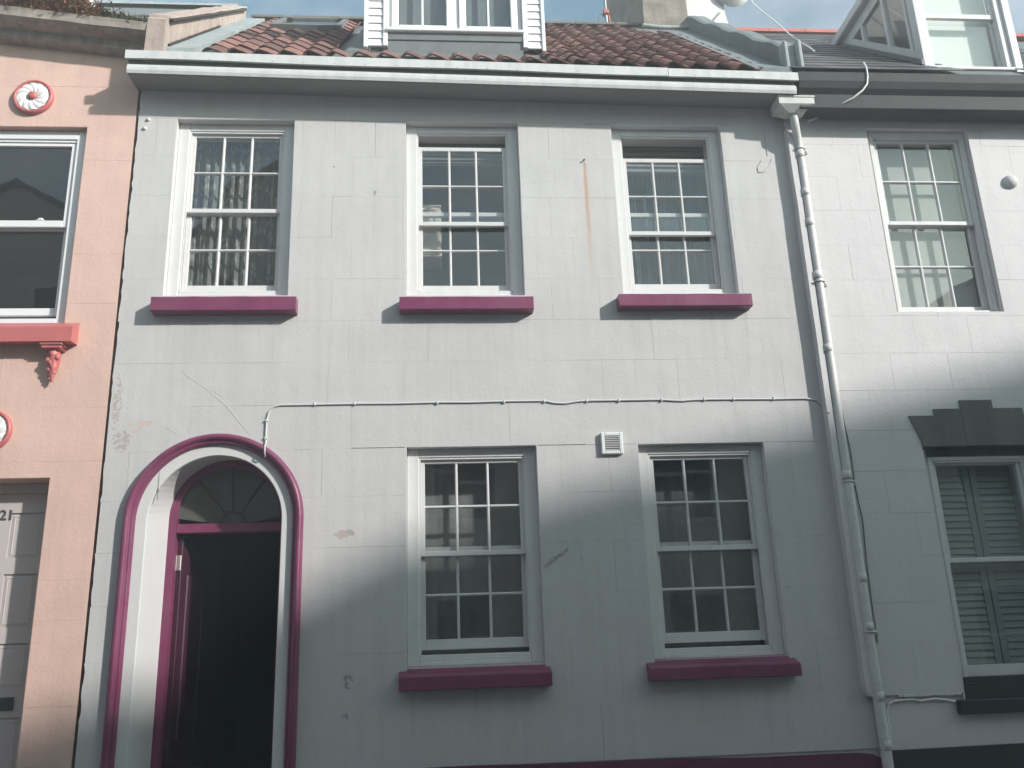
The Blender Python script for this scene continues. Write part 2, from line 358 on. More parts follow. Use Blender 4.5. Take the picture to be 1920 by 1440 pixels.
def blocks(house, rows, joints, holes, yf, yb, m, arch=None, xlim=None, name='plaster_block', jag=0., gap=(.0001, .0010)):
    """scored render blocks: each one a thin slab of its own in front of the wall"""
    for i in range(len(rows)-1):
        z0, z1 = rows[i], rows[i+1]
        xs = joints(i)
        for k in range(len(xs)-1):
            g = [rnd.uniform(*gap) if rnd.random() < .6 else gap[0]*.3 for _ in range(4)]
            x0, x1 = xs[k]+g[0], xs[k+1]-g[1]; a0, a1 = z0+g[2], z1-g[3]
            y = yf+rnd.uniform(-.0006, .0006)
            rs = [(x0, x1, a0, a1)]
            for h in holes: rs = subtract(rs, h)
            mb = MB()
            for r in rs:
                if r[1]-r[0] < .006 or r[3]-r[2] < .006: continue
                if arch and r[1] > arch[0]-arch[2] and r[0] < arch[0]+arch[2] and r[2] < arch[1]+arch[2]:
                    xc, sp, rr = arch
                    def half(z):
                        if z <= sp: return rr
                        return math.sqrt(max(rr*rr-(z-sp)**2, 0))
                    done = False
                    for a, b, sgn in ((r[0], min(r[1], xc), -1), (max(r[0], xc), r[1], 1)):
                        if b-a < .004: continue
                        n = 14; zz = [r[2]+(r[3]-r[2])*q/n for q in range(n+1)]
                        if sgn < 0:
                            ed = [(min(b, xc-half(z)) if half(z) > 0 else b, z) for z in zz]
                            ed = [(max(e[0], a), e[1]) for e in ed]; poly = [(a, r[3]), (a, r[2])]+ed
                            if max(e[0] for e in ed)-a < .004: continue
                        else:
                            ed = [(max(a, xc+half(z)) if half(z) > 0 else a, z) for z in zz]
                            ed = [(min(e[0], b), e[1]) for e in ed]; poly = [(b, r[3]), (b, r[2])]+ed
                            if b-min(e[0] for e in ed) < .004: continue
                        mb.prism(poly, 'y', y, yb); done = True
                    continue
                if jag and k == 0 and abs(r[0]-x0) < 1e-6:
                    n = 7; poly = [(r[1], r[3]), (r[1], r[2])]+[(r[0]+rnd.uniform(-jag, jag), r[2]+(r[3]-r[2])*q/n) for q in range(n+1)]
                    mb.prism(poly, 'y', y, yb)
                else: mb.box(r[0], r[1], y, yb, r[2], r[3])
            if mb.v: mb.build(name, m, house)

PANE = {}
def pane_mesh(w, h, m):
    k = (round(w, 4), round(h, 4), m.name)
    if k not in PANE: PANE[k] = MB().add([(-w/2, 0, -h/2), (w/2, 0, -h/2), (w/2, 0, h/2), (-w/2, 0, h/2)], [(0, 1, 2, 3)]).mesh('pane', m)
    return PANE[k]

def sash(win, name, x0, x1, z0, z1, y, th, stile, top, bot, nx, nz, m, gm, bar=.02, tilt=.5):
    mb = MB(); c = .003
    mb.box(x0, x0+stile, y, y+th, z0, z1, c); mb.box(x1-stile, x1, y, y+th, z0, z1, c)
    mb.box(x0+stile, x1-stile, y+.0012, y+th, z1-top, z1, c); mb.box(x0+stile, x1-stile, y+.0012, y+th, z0, z0+bot, c)
    mb.build(name, m, win)
    gx0, gx1, gz0, gz1 = x0+stile, x1-stile, z0+bot, z1-top
    for i in range(1, nx):
        x = gx0+(gx1-gx0)*i/nx
        MB().prism([(x-bar/2, y+.012), (x-bar*.22, y+.003), (x+bar*.22, y+.003), (x+bar/2, y+.012), (x+bar/2, y+th-.004), (x-bar/2, y+th-.004)], 'z', gz0, gz1).build('glazing_bar', m, win)
    for j in range(1, nz):
        z = gz0+(gz1-gz0)*j/nz
        MB().prism([(y+.0125, z-bar/2), (y+.0035, z-bar*.22), (y+.0035, z+bar*.22), (y+.0125, z+bar/2), (y+th-.0045, z+bar/2), (y+th-.0045, z-bar/2)], 'x', gx0, gx1).build('glazing_bar', m, win)
    pw, ph = (gx1-gx0)/nx, (gz1-gz0)/nz
    me = pane_mesh(pw, ph, gm)
    for i in range(nx):
        for j in range(nz):
            o = link('pane', me, win, (gx0+pw*(i+.5), y+th*.55, gz0+ph*(j+.5)))
            o.rotation_euler = (R(rnd.uniform(-tilt, tilt)), 0, R(rnd.uniform(-tilt, tilt)))

def sash_window(house, X0, X1, Z0, Z1, yf, fw=.085, head=.062, sill=.075, drop=0., lift=0., nx=3, nz=2, label=None, m=None, gm=None, stile=.040, bar=.02, botrail=.070, toprail=.036, meet=.036, halves=.5, ycut=.16):
    m = m or M['white']; gm = gm or M['glass']
    mb = MB(); c = .004
    mb.box(X0, X0+fw, yf, yf+ycut, Z0, Z1, c); mb.box(X1-fw, X1, yf, yf+ycut, Z0, Z1, c)
    mb.box(X0+fw, X1-fw, yf+.001, yf+ycut, Z1-head, Z1, c)
    if sill > 0:
        mb.box(X0+fw, X1-fw, yf-.004, yf+ycut, Z0, Z0+sill*.45, c); mb.box(X0+fw, X1-fw, yf+.012, yf+ycut, Z0+sill*.45, Z0+sill, c)
    # staff bead round the inside of the frame
    b = .013
    mb.box(X0+fw, X0+fw+b, yf+.010, yf+.032, Z0+sill, Z1-head); mb.box(X1-fw-b, X1-fw, yf+.010, yf+.032, Z0+sill, Z1-head)
    mb.box(X0+fw+b, X1-fw-b, yf+.0105, yf+.032, Z1-head-b, Z1-head)
    win = mb.build('window', m, house)
    if label: tag(win, label)
    xi0, xi1, zi0, zi1 = X0+fw+.002, X1-fw-.002, Z0+sill, Z1-head-.002
    hs = (zi1-zi0)*halves+meet/2
    sash(win, 'upper_sash', xi0, xi1, zi1-hs-drop, zi1-drop, yf+.034, .036, stile, toprail, meet, nx, nz, m, gm, bar)
    hl = (zi1-zi0)*(1-halves)+meet/2
    sash(win, 'lower_sash', xi0, xi1, zi0+lift, zi0+lift+hl, yf+.074, .036, stile, meet, botrail, nx, nz, m, gm, bar)
    return win

# ================================================================== the grey house
grey = root('terraced_house', 'pale grey rendered terraced house with magenta sills and arched doorway', 'house', (.3, 0, 0))
GX0, GX1 = -2.318, 2.988
WIN = [  # X0, X1, Z0, Z1, drop, lift, label
    (-2.020, -1.100, 4.410, 5.930, 0, 0, 'sash window with net curtain behind its panes'),
    (-.218, .695, 4.405, 5.932, .105, 0, 'sash window with its top sash slid down a little'),
    (1.460, 2.380, 4.415, 5.925, .185, 0, 'sash window with its top sash slid furthest down'),
    (-.214, .731, 1.700, 3.222, 0, .034, 'ground floor sash window next to the arched doorway'),
    (1.480, 2.432, 1.690, 3.219, 0, .036, 'ground floor sash window next to the downpipe')]
holes = [w[:4] for w in WIN]
AX, ASP = -1.540, 2.725                                   # arch centre and springing height
door_hole = (AX-.61, AX+.61, 0, ASP+.61)
wall_cells(GX0+.012, 2.985, .0, 6.20, .011, .26, holes+[door_hole]).build('wall', M['grey_wall'], grey)
rows = [1.062, 1.427, 1.794, 2.156, 2.512, 2.869, 3.217, 3.547, 3.875, 4.205, 4.545, 4.893, 5.247, 5.596, 5.93, 6.215]
def gj(i):
    if i == 14: return [GX0, -.8, 1.0, GX1]
    base = 1.09; xs = []
    if i % 2 == 0:   # rows with a joint on the pier's centre
        xs = [base+.571*k for k in range(-7, 5)]
    else:
        for k in range(-7, 5): xs += [base+.571*k-.172, base+.571*k+.172]
    xs = [x+rnd.uniform(-.022, .022) for x in xs if GX0+.1 < x < GX1-.08]
    return [GX0]+xs+[GX1]
blocks(grey, rows, gj, holes, 0., .011, M['grey_wall'], arch=(AX, ASP, .595), jag=.006)

# reveals: white painted returns of each window opening
for (a, b, c, d, *_), in zip(WIN):
    mb = MB(); e = .0025
    mb.box(a-.010, a+e, .0015, .075, c, d+e); mb.box(b-e, b+.010, .0015, .075, c, d+e); mb.box(a+e, b-e, .0015, .075, d-e, d+.010)
    mb.build('window_reveal', M['reveal'], grey)
for a, b, c, d, drop, lift, lab in WIN:
    sash_window(grey, a+.003, b-.003, c, d-.003, .070, drop=drop, lift=lift, label=lab)
# magenta sills
def sill(x0, x1, z0, z1, rx0, rx1, rz, drop=0.):
    zf = z1-drop; zw = z1+.006; mb = MB(); xs_ = [x0+(x1-x0)*k/10 for k in range(11)]; vs = []
    for i, x in enumerate(xs_):
        e = rnd.uniform(-.0016, .0016)
        vs += [(x, .006, z0+e), (x, -.100, z0+e), (x, -.105+e, z0+.005+e), (x, -.105+e*.6, zf-.006+e), (x, -.099, zf+e), (x, .006, zw)]
    fs = [(6*i+k, 6*i+(k+1) % 6, 6*i+6+(k+1) % 6, 6*i+6+k) for i in range(10) for k in range(6)]+[tuple(range(6)), tuple(range(60, 66))]
    mb.add(vs, fs)
    mb.prism([(-.060, zf+(zw-zf)*.40-.003), (.004, zw+.014), (.072, rz-.002), (.072, z0+.02), (-.060, z0+.02)], 'x', rx0+.004, rx1-.004)
    mb.build('window_sill', M['magenta'], grey)
sill(-2.068, -1.022, 4.248, 4.360, -2.02, -1.10, 4.412)
sill(-.262, .746, 4.250, 4.354, -.218, .695, 4.407)
sill(1.402, 2.440, 4.270, 4.372, 1.46, 2.38, 4.417)
sill(-.262, .757, 1.546, 1.668, -.214, .731, 1.706, .032)
sill(1.424, 2.470, 1.552, 1.668, 1.48, 2.432, 1.700, .032)

# arched doorway
def stilt(xc, sp, r, n=28, z0=.0):
    """left foot, up and over, right foot"""
    return [(xc-r, z0), (xc-r, z0+(sp-z0)*.5)]+[(xc-r*math.cos(math.pi*k/n), sp+r*math.sin(math.pi*k/n)) for k in range(n+1)]+[(xc+r, z0+(sp-z0)*.5), (xc+r, z0)]
def sweep(prof, name, m, parent, sp_off=0., z0=.1):
    """prof: (radius, y) points swept round the stilted arch"""
    mb = MB(); lines = [[(p[0], y, p[1]) for p in stilt(AX, ASP, r, 36, z0)] for r, y in prof]
    n = len(lines[0]); vs = [v for ln in lines for v in ln]
    fs = [(i*n+k, i*n+k+1, (i+1)*n+k+1, (i+1)*n+k) for i in range(len(lines)-1) for k in range(n-1)]
    mb.add(vs, fs, True); return mb.build(name, m, parent)
dw = sweep([(.612, .004), (.611, -.030), (.600, -.052), (.584, -.060), (.570, -.054), (.563, -.036), (.557, -.030), (.549, -.034), (.542, -.030), (.536, -.014), (.532, .006)], 'door_surround', M['magenta'], grey)
# white splayed reveal
mb = MB(); n = 28
prs = [(AX, ASP, .534, .002), (AX, ASP, .462, .0035), (AX, ASP, .457, .012), (-1.515, 2.800, .428, .345)]
lines = [[(p[0], y, p[1]) for p in stilt(xc, sp, r, n, .1)] for xc, sp, r, y in prs]; k_ = len(lines[0])
mb.add([v for ln in lines for v in ln], [(i*k_+k, i*k_+k+1, (i+1)*k_+k+1, (i+1)*k_+k) for i in range(3) for k in range(k_-1)], False)
mb.build('door_reveal', M['reveal'], grey)
# frame with transom
FX, FS = -1.515, 2.800
mb = MB()
inner = stilt(FX, FS, .372, n, .1); outer = stilt(FX, FS, .445, n, .1)
for y0, y1 in ((.342, .42),):
    vs = [(p[0], y0, p[1]) for p in outer]+[(p[0], y0, p[1]) for p in inner]+[(p[0], y1, p[1]) for p in outer]+[(p[0], y1, p[1]) for p in inner]
    q = len(outer); fs = []
    for k in range(q-1):
        fs += [(k, k+1, q+k+1, q+k), (2*q+k, 3*q+k, 3*q+k+1, 2*q+k+1), (q+k, q+k+1, 3*q+k+1, 3*q+k), (k, 2*q+k, 2*q+k+1, k+1)]
    mb.add(vs, fs)
mb.box(FX-.3718, FX+.3718, .339, .415, 2.690, 2.757, .004)
mb.box(-2.16, FX-.4445, .345, .43, .1, 3.34); mb.box(FX+.4445, -.79, .345, .43, .1, 3.34)
frame = mb.build('door_frame', M['magenta'], grey)
fl = MB()
for a in (50, 90, 130):
    c, s = math.cos(R(a)), math.sin(R(a))
    fl.tube([(-1.497+c*.085, .370, 2.757+s*.085), (FX+c*.382, .370, 2.800+s*.377)], .008, 6)
fl.tube([(-1.497+.088*math.cos(R(a)), .370, 2.757+.088*math.sin(R(a))) for a in range(0, 181, 20)], .010, 6)
fl.build('fanlight_bars', M['door_shade_paint'], grey)  # bars take the shade-darkened copy of the frame's magenta
for a0, a1 in ((0, 50), (50, 90), (90, 130), (130, 180)):
    pts = [(-1.497+.088*math.cos(R(a0)), 2.757+.088*math.sin(R(a0)))]+[(FX+(.373)*math.cos(R(a0+(a1-a0)*k/8)), max(2.757, 2.800+(.373)*math.sin(R(a0+(a1-a0)*k/8)))) for k in range(9)]+[(-1.497+.088*math.cos(R(a1)), 2.757+.088*math.sin(R(a1)))]
    MB().add([(x, .372, z) for x, z in pts], [tuple(range(len(pts)))]).build('pane', M['fanglass'], grey)
MB().add([(-1.497+.086*math.cos(R(a)), .372, 2.757+.086*math.sin(R(a))) for a in range(0, 181, 20)], [tuple(range(10))]).build('pane', M['fanglass'], grey)
# the door leaf, swung inward on its left hinges
leaf = MB()
ht = 2.56; w = .76
leaf.box(0, .04, 0, w, 0, ht, .003)
for z0, z1 in ((.25, .95), (1.15, 2.30)):
    for y0, y1 in ((.10, .32), (.40, .62)): leaf.box(.034, .052, y0, y1, z0, z1, .008)
dl = leaf.build('door', M['door_shade_paint'], None, (0, 0, 0))
dl.parent = grey; dl.location = Vector((-1.889, .416, .115))-WL[grey.name]; dl.rotation_euler = (0, 0, R(-9)); WL[dl.name] = Vector((-1.889, .416, .115))
hg = MB(); hg.box(-.004, .034, -.012, .0, 2.315, 2.425, .002); hg.tube([(-.006, -.014, 2.312), (-.006, -.014, 2.428)], .008, 8)
hgo = hg.build('hinge', M['brass'], None, (0, 0, 0)); hgo.parent = dl; hgo.location = (0.004, 0, 0)
tag(dl, 'magenta panelled front door standing open inward, darkened with painted shade')
# hall and rooms behind
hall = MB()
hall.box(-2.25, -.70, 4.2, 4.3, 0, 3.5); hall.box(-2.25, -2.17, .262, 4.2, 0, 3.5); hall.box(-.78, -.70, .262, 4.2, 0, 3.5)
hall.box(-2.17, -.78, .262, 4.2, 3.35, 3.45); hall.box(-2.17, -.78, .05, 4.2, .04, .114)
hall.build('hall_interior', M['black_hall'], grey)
room_shell(grey, -.62, 2.85, .262, 4.2, (.2, 3.70), M['dark_room'], ((1.1, .2, 3.7),))
room_shell(grey, -2.25, 2.85, .262, 4.2, (3.82, 6.12), M['dark_room'], ((-.62, 3.82, 6.12), (1.1, 3.82, 6.12)))
# plinth
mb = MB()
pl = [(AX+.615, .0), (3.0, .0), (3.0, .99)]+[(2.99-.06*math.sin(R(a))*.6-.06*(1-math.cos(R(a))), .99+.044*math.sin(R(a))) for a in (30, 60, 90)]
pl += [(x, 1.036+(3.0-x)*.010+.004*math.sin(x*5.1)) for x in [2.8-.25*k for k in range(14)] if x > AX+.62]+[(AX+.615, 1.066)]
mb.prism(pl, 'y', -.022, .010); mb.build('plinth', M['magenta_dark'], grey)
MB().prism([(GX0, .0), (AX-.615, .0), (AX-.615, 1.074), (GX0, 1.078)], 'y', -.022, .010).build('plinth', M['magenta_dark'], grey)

# cornice, fascia, roof of the grey house
zc = lambda x: -.0185*x
def along(prof, xs, wav=0., ph=0.):
    mb = MB(); n = len(prof); vs = []
    for x in xs: vs += [(x, y, z+zc(x)+wav*math.sin(x*2.9+ph)*(1 if (i in (0, 1)) else 0)) for i, (y, z) in enumerate(prof)]
    fs = [(i*n+k, i*n+(k+1) % n, (i+1)*n+(k+1) % n, (i+1)*n+k) for i in range(len(xs)-1) for k in range(n)]
    fs += [tuple(range(n)), tuple(range((len(xs)-1)*n, len(xs)*n))]
    return mb.add(vs, fs)
xs = [-2.345+(2.955+2.345)*k/40 for k in range(41)]
along([(-.247, 6.112), (.02, 6.146), (.02, 6.24), (-.24, 6.24), (-.252, 6.226), (-.254, 6.186), (-.262, 6.178), (-.270, 6.160), (-.270, 6.140), (-.262, 6.122)], xs).build('cornice', M['soffit'], grey)
# pale painted bead along the cornice foot
along([(-.2625, 6.118), (-.2725, 6.138), (-.2725, 6.162), (-.2645, 6.181), (-.2705, 6.190), (-.2790, 6.163), (-.2790, 6.137), (-.2700, 6.112)], [x*1.001 for x in xs]).build('cornice_bead', M['fascia'], grey)
for a, b, dz in ((-2.362, 1.898, 0), (1.902, 2.978, -.004)):
    m_ = max(3, int((b-a)/.12)); xx = [a+(b-a)*k/m_ for k in range(m_+1)]
    fb = along([(-.300, 6.224+dz), (-.278, 6.226+dz), (-.278, 6.298+dz), (-.296, 6.302+dz), (-.300, 6.298+dz)], xx, .0045, .7).build('fascia_board', M['fascia'], grey)
mb = MB()
for k in range(22):
    x = -2.2+.24*k; mb.lathe([(.004, -.3025), (.004, -.3000)], (x, 0, 6.236+zc(x)), 'y', 8); mb.lathe([(0, -.3030), (.004, -.3025)], (x, 0, 6.236+zc(x)), 'y', 8)
mb.build('fascia_screws', M['metal'], grey); tag(bpy.data.objects['fascia_screws'], kind='stuff')
along([(-.278, 6.232), (.02, 6.242), (.02, 6.30), (-.278, 6.285)], [-2.35, 2.96]).build('gutter_lining', M['lead'], grey)

EY, RY = -.262, 2.40
def roofP(x, t):
    z0 = 6.330-.014*x; return Vector((x, EY+(RY-EY)*t, z0+(8.80-z0)*t))
phi = math.atan2(8.80-6.33, RY-EY); slope_len = math.hypot(8.80-6.33, RY-EY)
mb = MB()
q = [roofP(-2.1, .02)-Vector((0, 0, .05)), roofP(3.0, .02)-Vector((0, 0, .05)), roofP(3.0, 1)-Vector((0, 0, .05)), roofP(-2.1, 1)-Vector((0, 0, .05))]
back = [Vector((3.0, 5.1, 6.3)), Vector((-2.1, 5.1, 6.3))]
mb.add(q+back, [(0, 1, 2, 3), (3, 2, 4, 5), (0, 3, 5), (1, 4, 2)]); roof_g = mb.build('roof', M['lead'], grey)
# pantiles, one object each
GA = .302; NR = int(slope_len/GA)+1; TW = .194
def tile_mesh():
    mb = MB(); n = 10; Lt = GA+.055; vs = []
    for j, (v, lift) in enumerate(((0, .014), (Lt, .0))):
        for k in range(n+1):
            u = k/n; prof = .021*math.sin(2*math.pi*(u-.02))+.005*math.sin(4*math.pi*u)
            vs.append(((u-.5)*(TW+.018), v, prof+lift+.012))
    m1 = len(vs); vs += [(a, b+(.004 if b == 0 else 0), c-.013) for a, b, c in vs]
    fs = []
    for k in range(n):
        fs += [(k, k+1, n+2+k, n+1+k), (m1+k, m1+n+1+k, m1+n+2+k, m1+k+1), (k, m1+k, m1+k+1, k+1)]
    fs += [(0, n+1, m1+n+1, m1), (n, m1+n, m1+2*n+1, 2*n+1)]
    mb.add(vs, fs); me = mb.mesh('pantile', M['tile'])
    return me
tm = tile_mesh()
for r_ in range(NR):
    for k in range(-10, 16):
        x = .29+TW*k-.03
        t = (r_*GA)/slope_len
        if x < -1.84 or x > 2.62: continue
        if r_ >= 1 and -.74 < x < 1.03: continue
        if t > .955: continue
        if -1.60 < x < -.92 and .56 < t < .84: continue
        if t > .80 and 2.3 < x < 2.62 : continue
        p = roofP(x+rnd.uniform(-.006, .006), max(t-.008, -.008)+rnd.uniform(-.003, .003))
        o = link('pantile', tm, roof_g, p)
        o.rotation_euler = (phi+R(rnd.uniform(-1.2, .6)), R(rnd.uniform(-1.5, 1.5)), R(rnd.uniform(-1.6, 1.6)))
# ridge tiles
for k in range(10):
    x = -2.02+.46*k; mb = MB(); vs = []; n = 8
    for xx in (x+.004, x+.455):
        for h in (1, .86):
            for a in range(n+1): vs.append((xx, RY+.09*h*math.cos(math.pi*a/n), 8.775+.075*h*math.sin(math.pi*a/n)+rnd.uniform(-.001, .001)))
    w_ = n+1; fs = []
    for a in range(n): fs += [(a, a+1, 2*w_+a+1, 2*w_+a), (w_+a, 3*w_+a, 3*w_+a+1, w_+a+1), (a, w_+a, w_+a+1, a+1), (2*w_+a, 2*w_+a+1, 3*w_+a+1, 3*w_+a)]
    mb.add(vs, fs); mb.build('ridge_tile', M['ridge'], grey)
# flashings each side
def slope_strip(xa, xb, t0, t1, th, wob=0., n=10):
    mb = MB(); vs = []
    for k in range(n+1):
        t = t0+(t1-t0)*k/n; a = roofP(xa+rnd.uniform(-wob, wob), t); b = roofP(xb+rnd.uniform(-wob, wob), t)
        vs += [a+Vector((0, 0, th+rnd.uniform(-wob, wob)*.3)), b+Vector((0, 0, th)), a-Vector((0, 0, .03)), b-Vector((0, 0, .03))]
    fs = []
    for k in range(n): fs += [(4*k, 4*k+1, 4*k+5, 4*k+4), (4*k+1, 4*k+3, 4*k+7, 4*k+5), (4*k, 4*k+4, 4*k+6, 4*k+2)]
    fs += [(0, 2, 3, 1), (4*n, 4*n+1, 4*n+3, 4*n+2)]
    return mb.add(vs, fs)
slope_strip(-2.10, -1.86, .02, .97, .035, .012, 16).build('flashing', M['cement'], grey)
slope_strip(2.63, 2.95, .0, .95, .020, .006).build('flashing', M['curb'], grey)
slope_strip(2.30, 2.96, .80, .99, .022, .006).build('flashing', M['lead'], grey)
slope_strip(-.70, -.57, .10, .95, .022, .01).build('flashing', M['lead'], grey)
slope_strip(.97, 1.06, .09, .95, .018, .01).build('flashing', M['lead'], grey)
# party curb on the right, running down to the eave
mb = MB(); vs = []; n = 14
for k in range(n+1):
    t = .04+.94*k/n; p = roofP(2.94, t); p2 = roofP(3.07, t); h = .20+.02*math.sin(k*1.7)
    vs += [p-Vector((0, 0, .12)), p+Vector((-.015, 0, h)), p+Vector((.02, 0, h+.018)), p2+Vector((0, 0, h+.02)), p2+Vector((.03, 0, h)), p2-Vector((0, 0, .12))]
fs = [(6*k+a, 6*k+a+1, 6*k+a+7, 6*k+a+6) for k in range(n) for a in range(5)]+[tuple(range(6)), tuple(range(6*n, 6*n+6))]
mb.add(vs, fs); mb.build('party_curb', M['curb'], grey)
p = roofP(3.0, .045)
mb = MB(); mb.box(2.925, 2.965, -.22, -.10, 6.30, p.z+.215, .012); mb.box(3.045, 3.085, -.22, -.10, 6.30, p.z+.235, .012); mb.box(2.965, 3.045, -.16, -.10, 6.30, p.z+.22, .008)
mb.build('curb_end', M['cement'], grey)
# rooflight
def on_roof(x0, x1, t0, t1, h0, h1):
    nrm = Vector((0, -math.sin(phi), math.cos(phi))); vs = []
    for h in (h0, h1):
        for x, t in ((x0, t0), (x1, t0), (x1, t1), (x0, t1)): vs.append(roofP(x, t)+nrm*h)
    return vs, [(0, 3, 2, 1), (4, 5, 6, 7), (0, 1, 5, 4), (1, 2, 6, 5), (2, 3, 7, 6), (3, 0, 4, 7)]
mb = MB()
for a in ((-1.60, -1.555, .60, .88), (-.955, -.91, .60, .88), (-1.555, -.955, .60, .62), (-1.555, -.955, .86, .88)): mb.add(*on_roof(*a, -.02, .07))
sk = mb.build('rooflight', M['lead'], grey)
mb = MB()
for a in ((-1.61, -1.50, .845, .89), (-1.0, -.90, .845, .89)): mb.add(*on_roof(*a, .07, .082))
mb.build('rooflight_clip', M['metal'], sk)
vs, fs = on_roof(-1.555, -.955, .62, .86, .045, .05); MB().add(vs, fs).build('pane', M['glass'], sk)
vs, fs = on_roof(-1.555, -.955, .62, .86, -.03, -.02); MB().add(vs, fs).build('rooflight_backing', M['black_hall'], sk)  # dark sheet under the rooflight glass

# dormer
DY = .10
mb = MB()
mb.box(-.560, -.545, DY+.02, 2.2, 6.7, 8.0); mb.box(.945, .960, DY+.02, 2.2, 6.7, 8.0); mb.box(-.66, 1.06, DY-.14, 2.6, 8.0, 8.12, .01)
mb.box(-.545, .945, 1.2, 1.25, 6.4, 8.0); mb.box(-.545, .945, DY+.08, 1.2, 6.62, 6.70)
dormer = mb.build('dormer', M['upvc'], grey); tag(dormer, 'white boarded dormer with a pair of casements')
for xa, xb in ((-.536, -.412), (.822, .940)):
    for k in range(17):
        z = 6.722+.0765*k
        MB().prism([(DY-.012, z), (DY-.002, z+.0745), (DY+.012, z+.0745), (DY+.012, z)], 'x', xa, xb).build('weatherboard', M['upvc'], dormer)
mb = MB()
for xa, xb, z0 in ((-.574, -.537, 6.700), (-.411, -.372, 6.716), (.778, .821, 6.722), (.941, .972, 6.690)): mb.box(xa, xb, DY-.022, DY+.03, z0, 7.995, .004)
mb.build('corner_trim', M['upvc'], dormer)
mb = MB(); mb.box(-.385, .790, DY-.045, DY+.06, 6.856, 6.888, .006); mb.build('window_sill', M['upvc'], dormer)
mb = MB(); fy = DY+.022
for xa, xb, za, zb in ((-.371, -.345, 6.889, 7.9), (.190, .232, 6.889, 7.9), (.745, .777, 6.889, 7.9), (-.345, .190, 7.84, 7.9), (.232, .745, 7.84, 7.9), (-.345, .190, 6.889, 6.898), (.232, .745, 6.889, 6.898)): mb.box(xa, xb, fy, fy+.05, za, zb, .003)
mb.build('window_frame', M['upvc'], dormer)
for xa, xb in ((-.343, .188), (.234, .743)):
    mb = MB(); s_ = .062
    mb.box(xa, xa+s_, fy-.020, fy+.035, 6.900, 7.838, .006); mb.box(xb-s_, xb, fy-.020, fy+.035, 6.900, 7.838, .006)
    mb.box(xa+s_, xb-s_, fy-.019, fy+.035, 6.900, 6.952, .006); mb.box(xa+s_, xb-s_, fy-.019, fy+.035, 7.78, 7.838, .006)
    mb.build('casement', M['upvc'], dormer)
    xm = (xa+xb)/2; MB().box(xm-.009, xm+.009, fy-.010, fy+.02, 6.952, 7.78, .002).build('glazing_bar', M['upvc'], dormer)
    for a, b in ((xa+s_, xm-.009), (xm+.009, xb-s_)):
        o = link('pane', pane_mesh(b-a, .83, M['glass']), dormer, ((a+b)/2, fy+.006, 7.366)); o.rotation_euler = (R(rnd.uniform(-.3, .3)), 0, R(rnd.uniform(-.3, .3)))
        link('net_blind', pane_mesh(b-a, .83, M['curb']), dormer, ((a+b)/2, fy+.09, 7.366))
mb = MB(); mb.box(-.372, .778, DY+.0, DY+.03, 6.62, 6.856); mb.box(-.385, .790, DY-.012, DY+.0, 6.785, 6.856, .003)
mb.add([(-.56, DY-.005, 6.66), (.97, DY-.005, 6.66), (.97, DY-.17, 6.472), (-.56, DY-.17, 6.488), (-.56, DY-.005, 6.64), (.97, DY-.005, 6.64), (.97, DY-.17, 6.455), (-.56, DY-.17, 6.47)], [(0, 1, 2, 3), (4, 7, 6, 5), (2, 6, 7, 3), (0, 3, 7, 4), (1, 5, 6, 2)])
mb.build('lead_apron', M['lead'], dormer)
# chimney of the grey house
def stack(x0, x1, y0, y1, z0, z1, flare, bump):
    bm = bmesh.new(); bmesh.ops.create_cube(bm, size=1)
    bmesh.ops.transform(bm, matrix=Matrix.Translation(((x0+x1)/2, (y0+y1)/2, (z0+z1)/2)) @ Matrix.Diagonal((x1-x0, y1-y0, z1-z0, 1)), verts=bm.verts)
    bmesh.ops.subdivide_edges(bm, edges=list(bm.edges), cuts=9, use_grid_fill=True)
    from mathutils import noise
    for v in bm.verts:
        k = max(0, 1-(v.co.z-z0)/.55)
        d = noise.noise(v.co*3.1)*bump+noise.noise(v.co*9)*bump*.5
        v.co.x += (flare[1]*k**2 if v.co.x > (x0+x1)/2 else -flare[0]*k**2)+d; v.co.y += noise.noise(v.co*2.7+Vector((7, 3, 1)))*bump
    mb = MB(); mb.bm(bm); return mb
mb = stack(2.43, 2.94, 2.18, 4.10, 8.35, 10.6, (.01, .0), .014)
mb.build('chimney', M['chimney'], grey)
mb = MB(); mb.tube([(2.40, 2.165, 8.655), (2.6, 2.16, 8.628), (2.8, 2.165, 8.632), (2.96, 2.165, 8.648)], .022, 7); mb.build('mortar_fillet', M['cement'], grey)

# ------------------------------------------------------------------ vent, plugs on the grey wall
vt = MB(); vt.box(1.205, 1.366, -.012, -.001, 3.138, 3.302, .004)
for a in ((1.205, 1.232, 3.138, 3.302), (1.339, 1.366, 3.138, 3.302), (1.232, 1.339, 3.275, 3.302), (1.232, 1.339, 3.138, 3.165)): vt.box(a[0], a[1], -.034, -.012, a[2], a[3], .005)
vent = vt.build('air_vent', M['upvc'], grey)
MB().box(1.232, 1.339, -.0135, -.0125, 3.165, 3.275).build('vent_recess', M['vent_red'], vent)
for k in range(8):
    z = 3.169+.0134*k; MB().prism([(-.033, z), (-.015, z+.0065), (-.015, z+.0095), (-.033, z+.0045)], 'x', 1.232, 1.339).build('slat', M['upvc'], vent)
for x, z in ((-2.240, 5.915), (-2.262, 5.835)):
    mb = MB(); mb.lathe([(.016, .0), (.014, -.012), (.008, -.018), (0, -.019)], (x, 0, z), 'y', 10); mb.build('wall_plug', M['reveal'], grey)
mb = MB(); mb.tube([(1.219, .004, 5.585), (1.219, -.018, 5.583)], .0045, 6); mb.lathe([(.009, -.018), (.008, -.022), (0, -.023)], (1.219, 0, 5.583), 'y', 8); mb.build('rusty_fixing', M['rust'], grey)
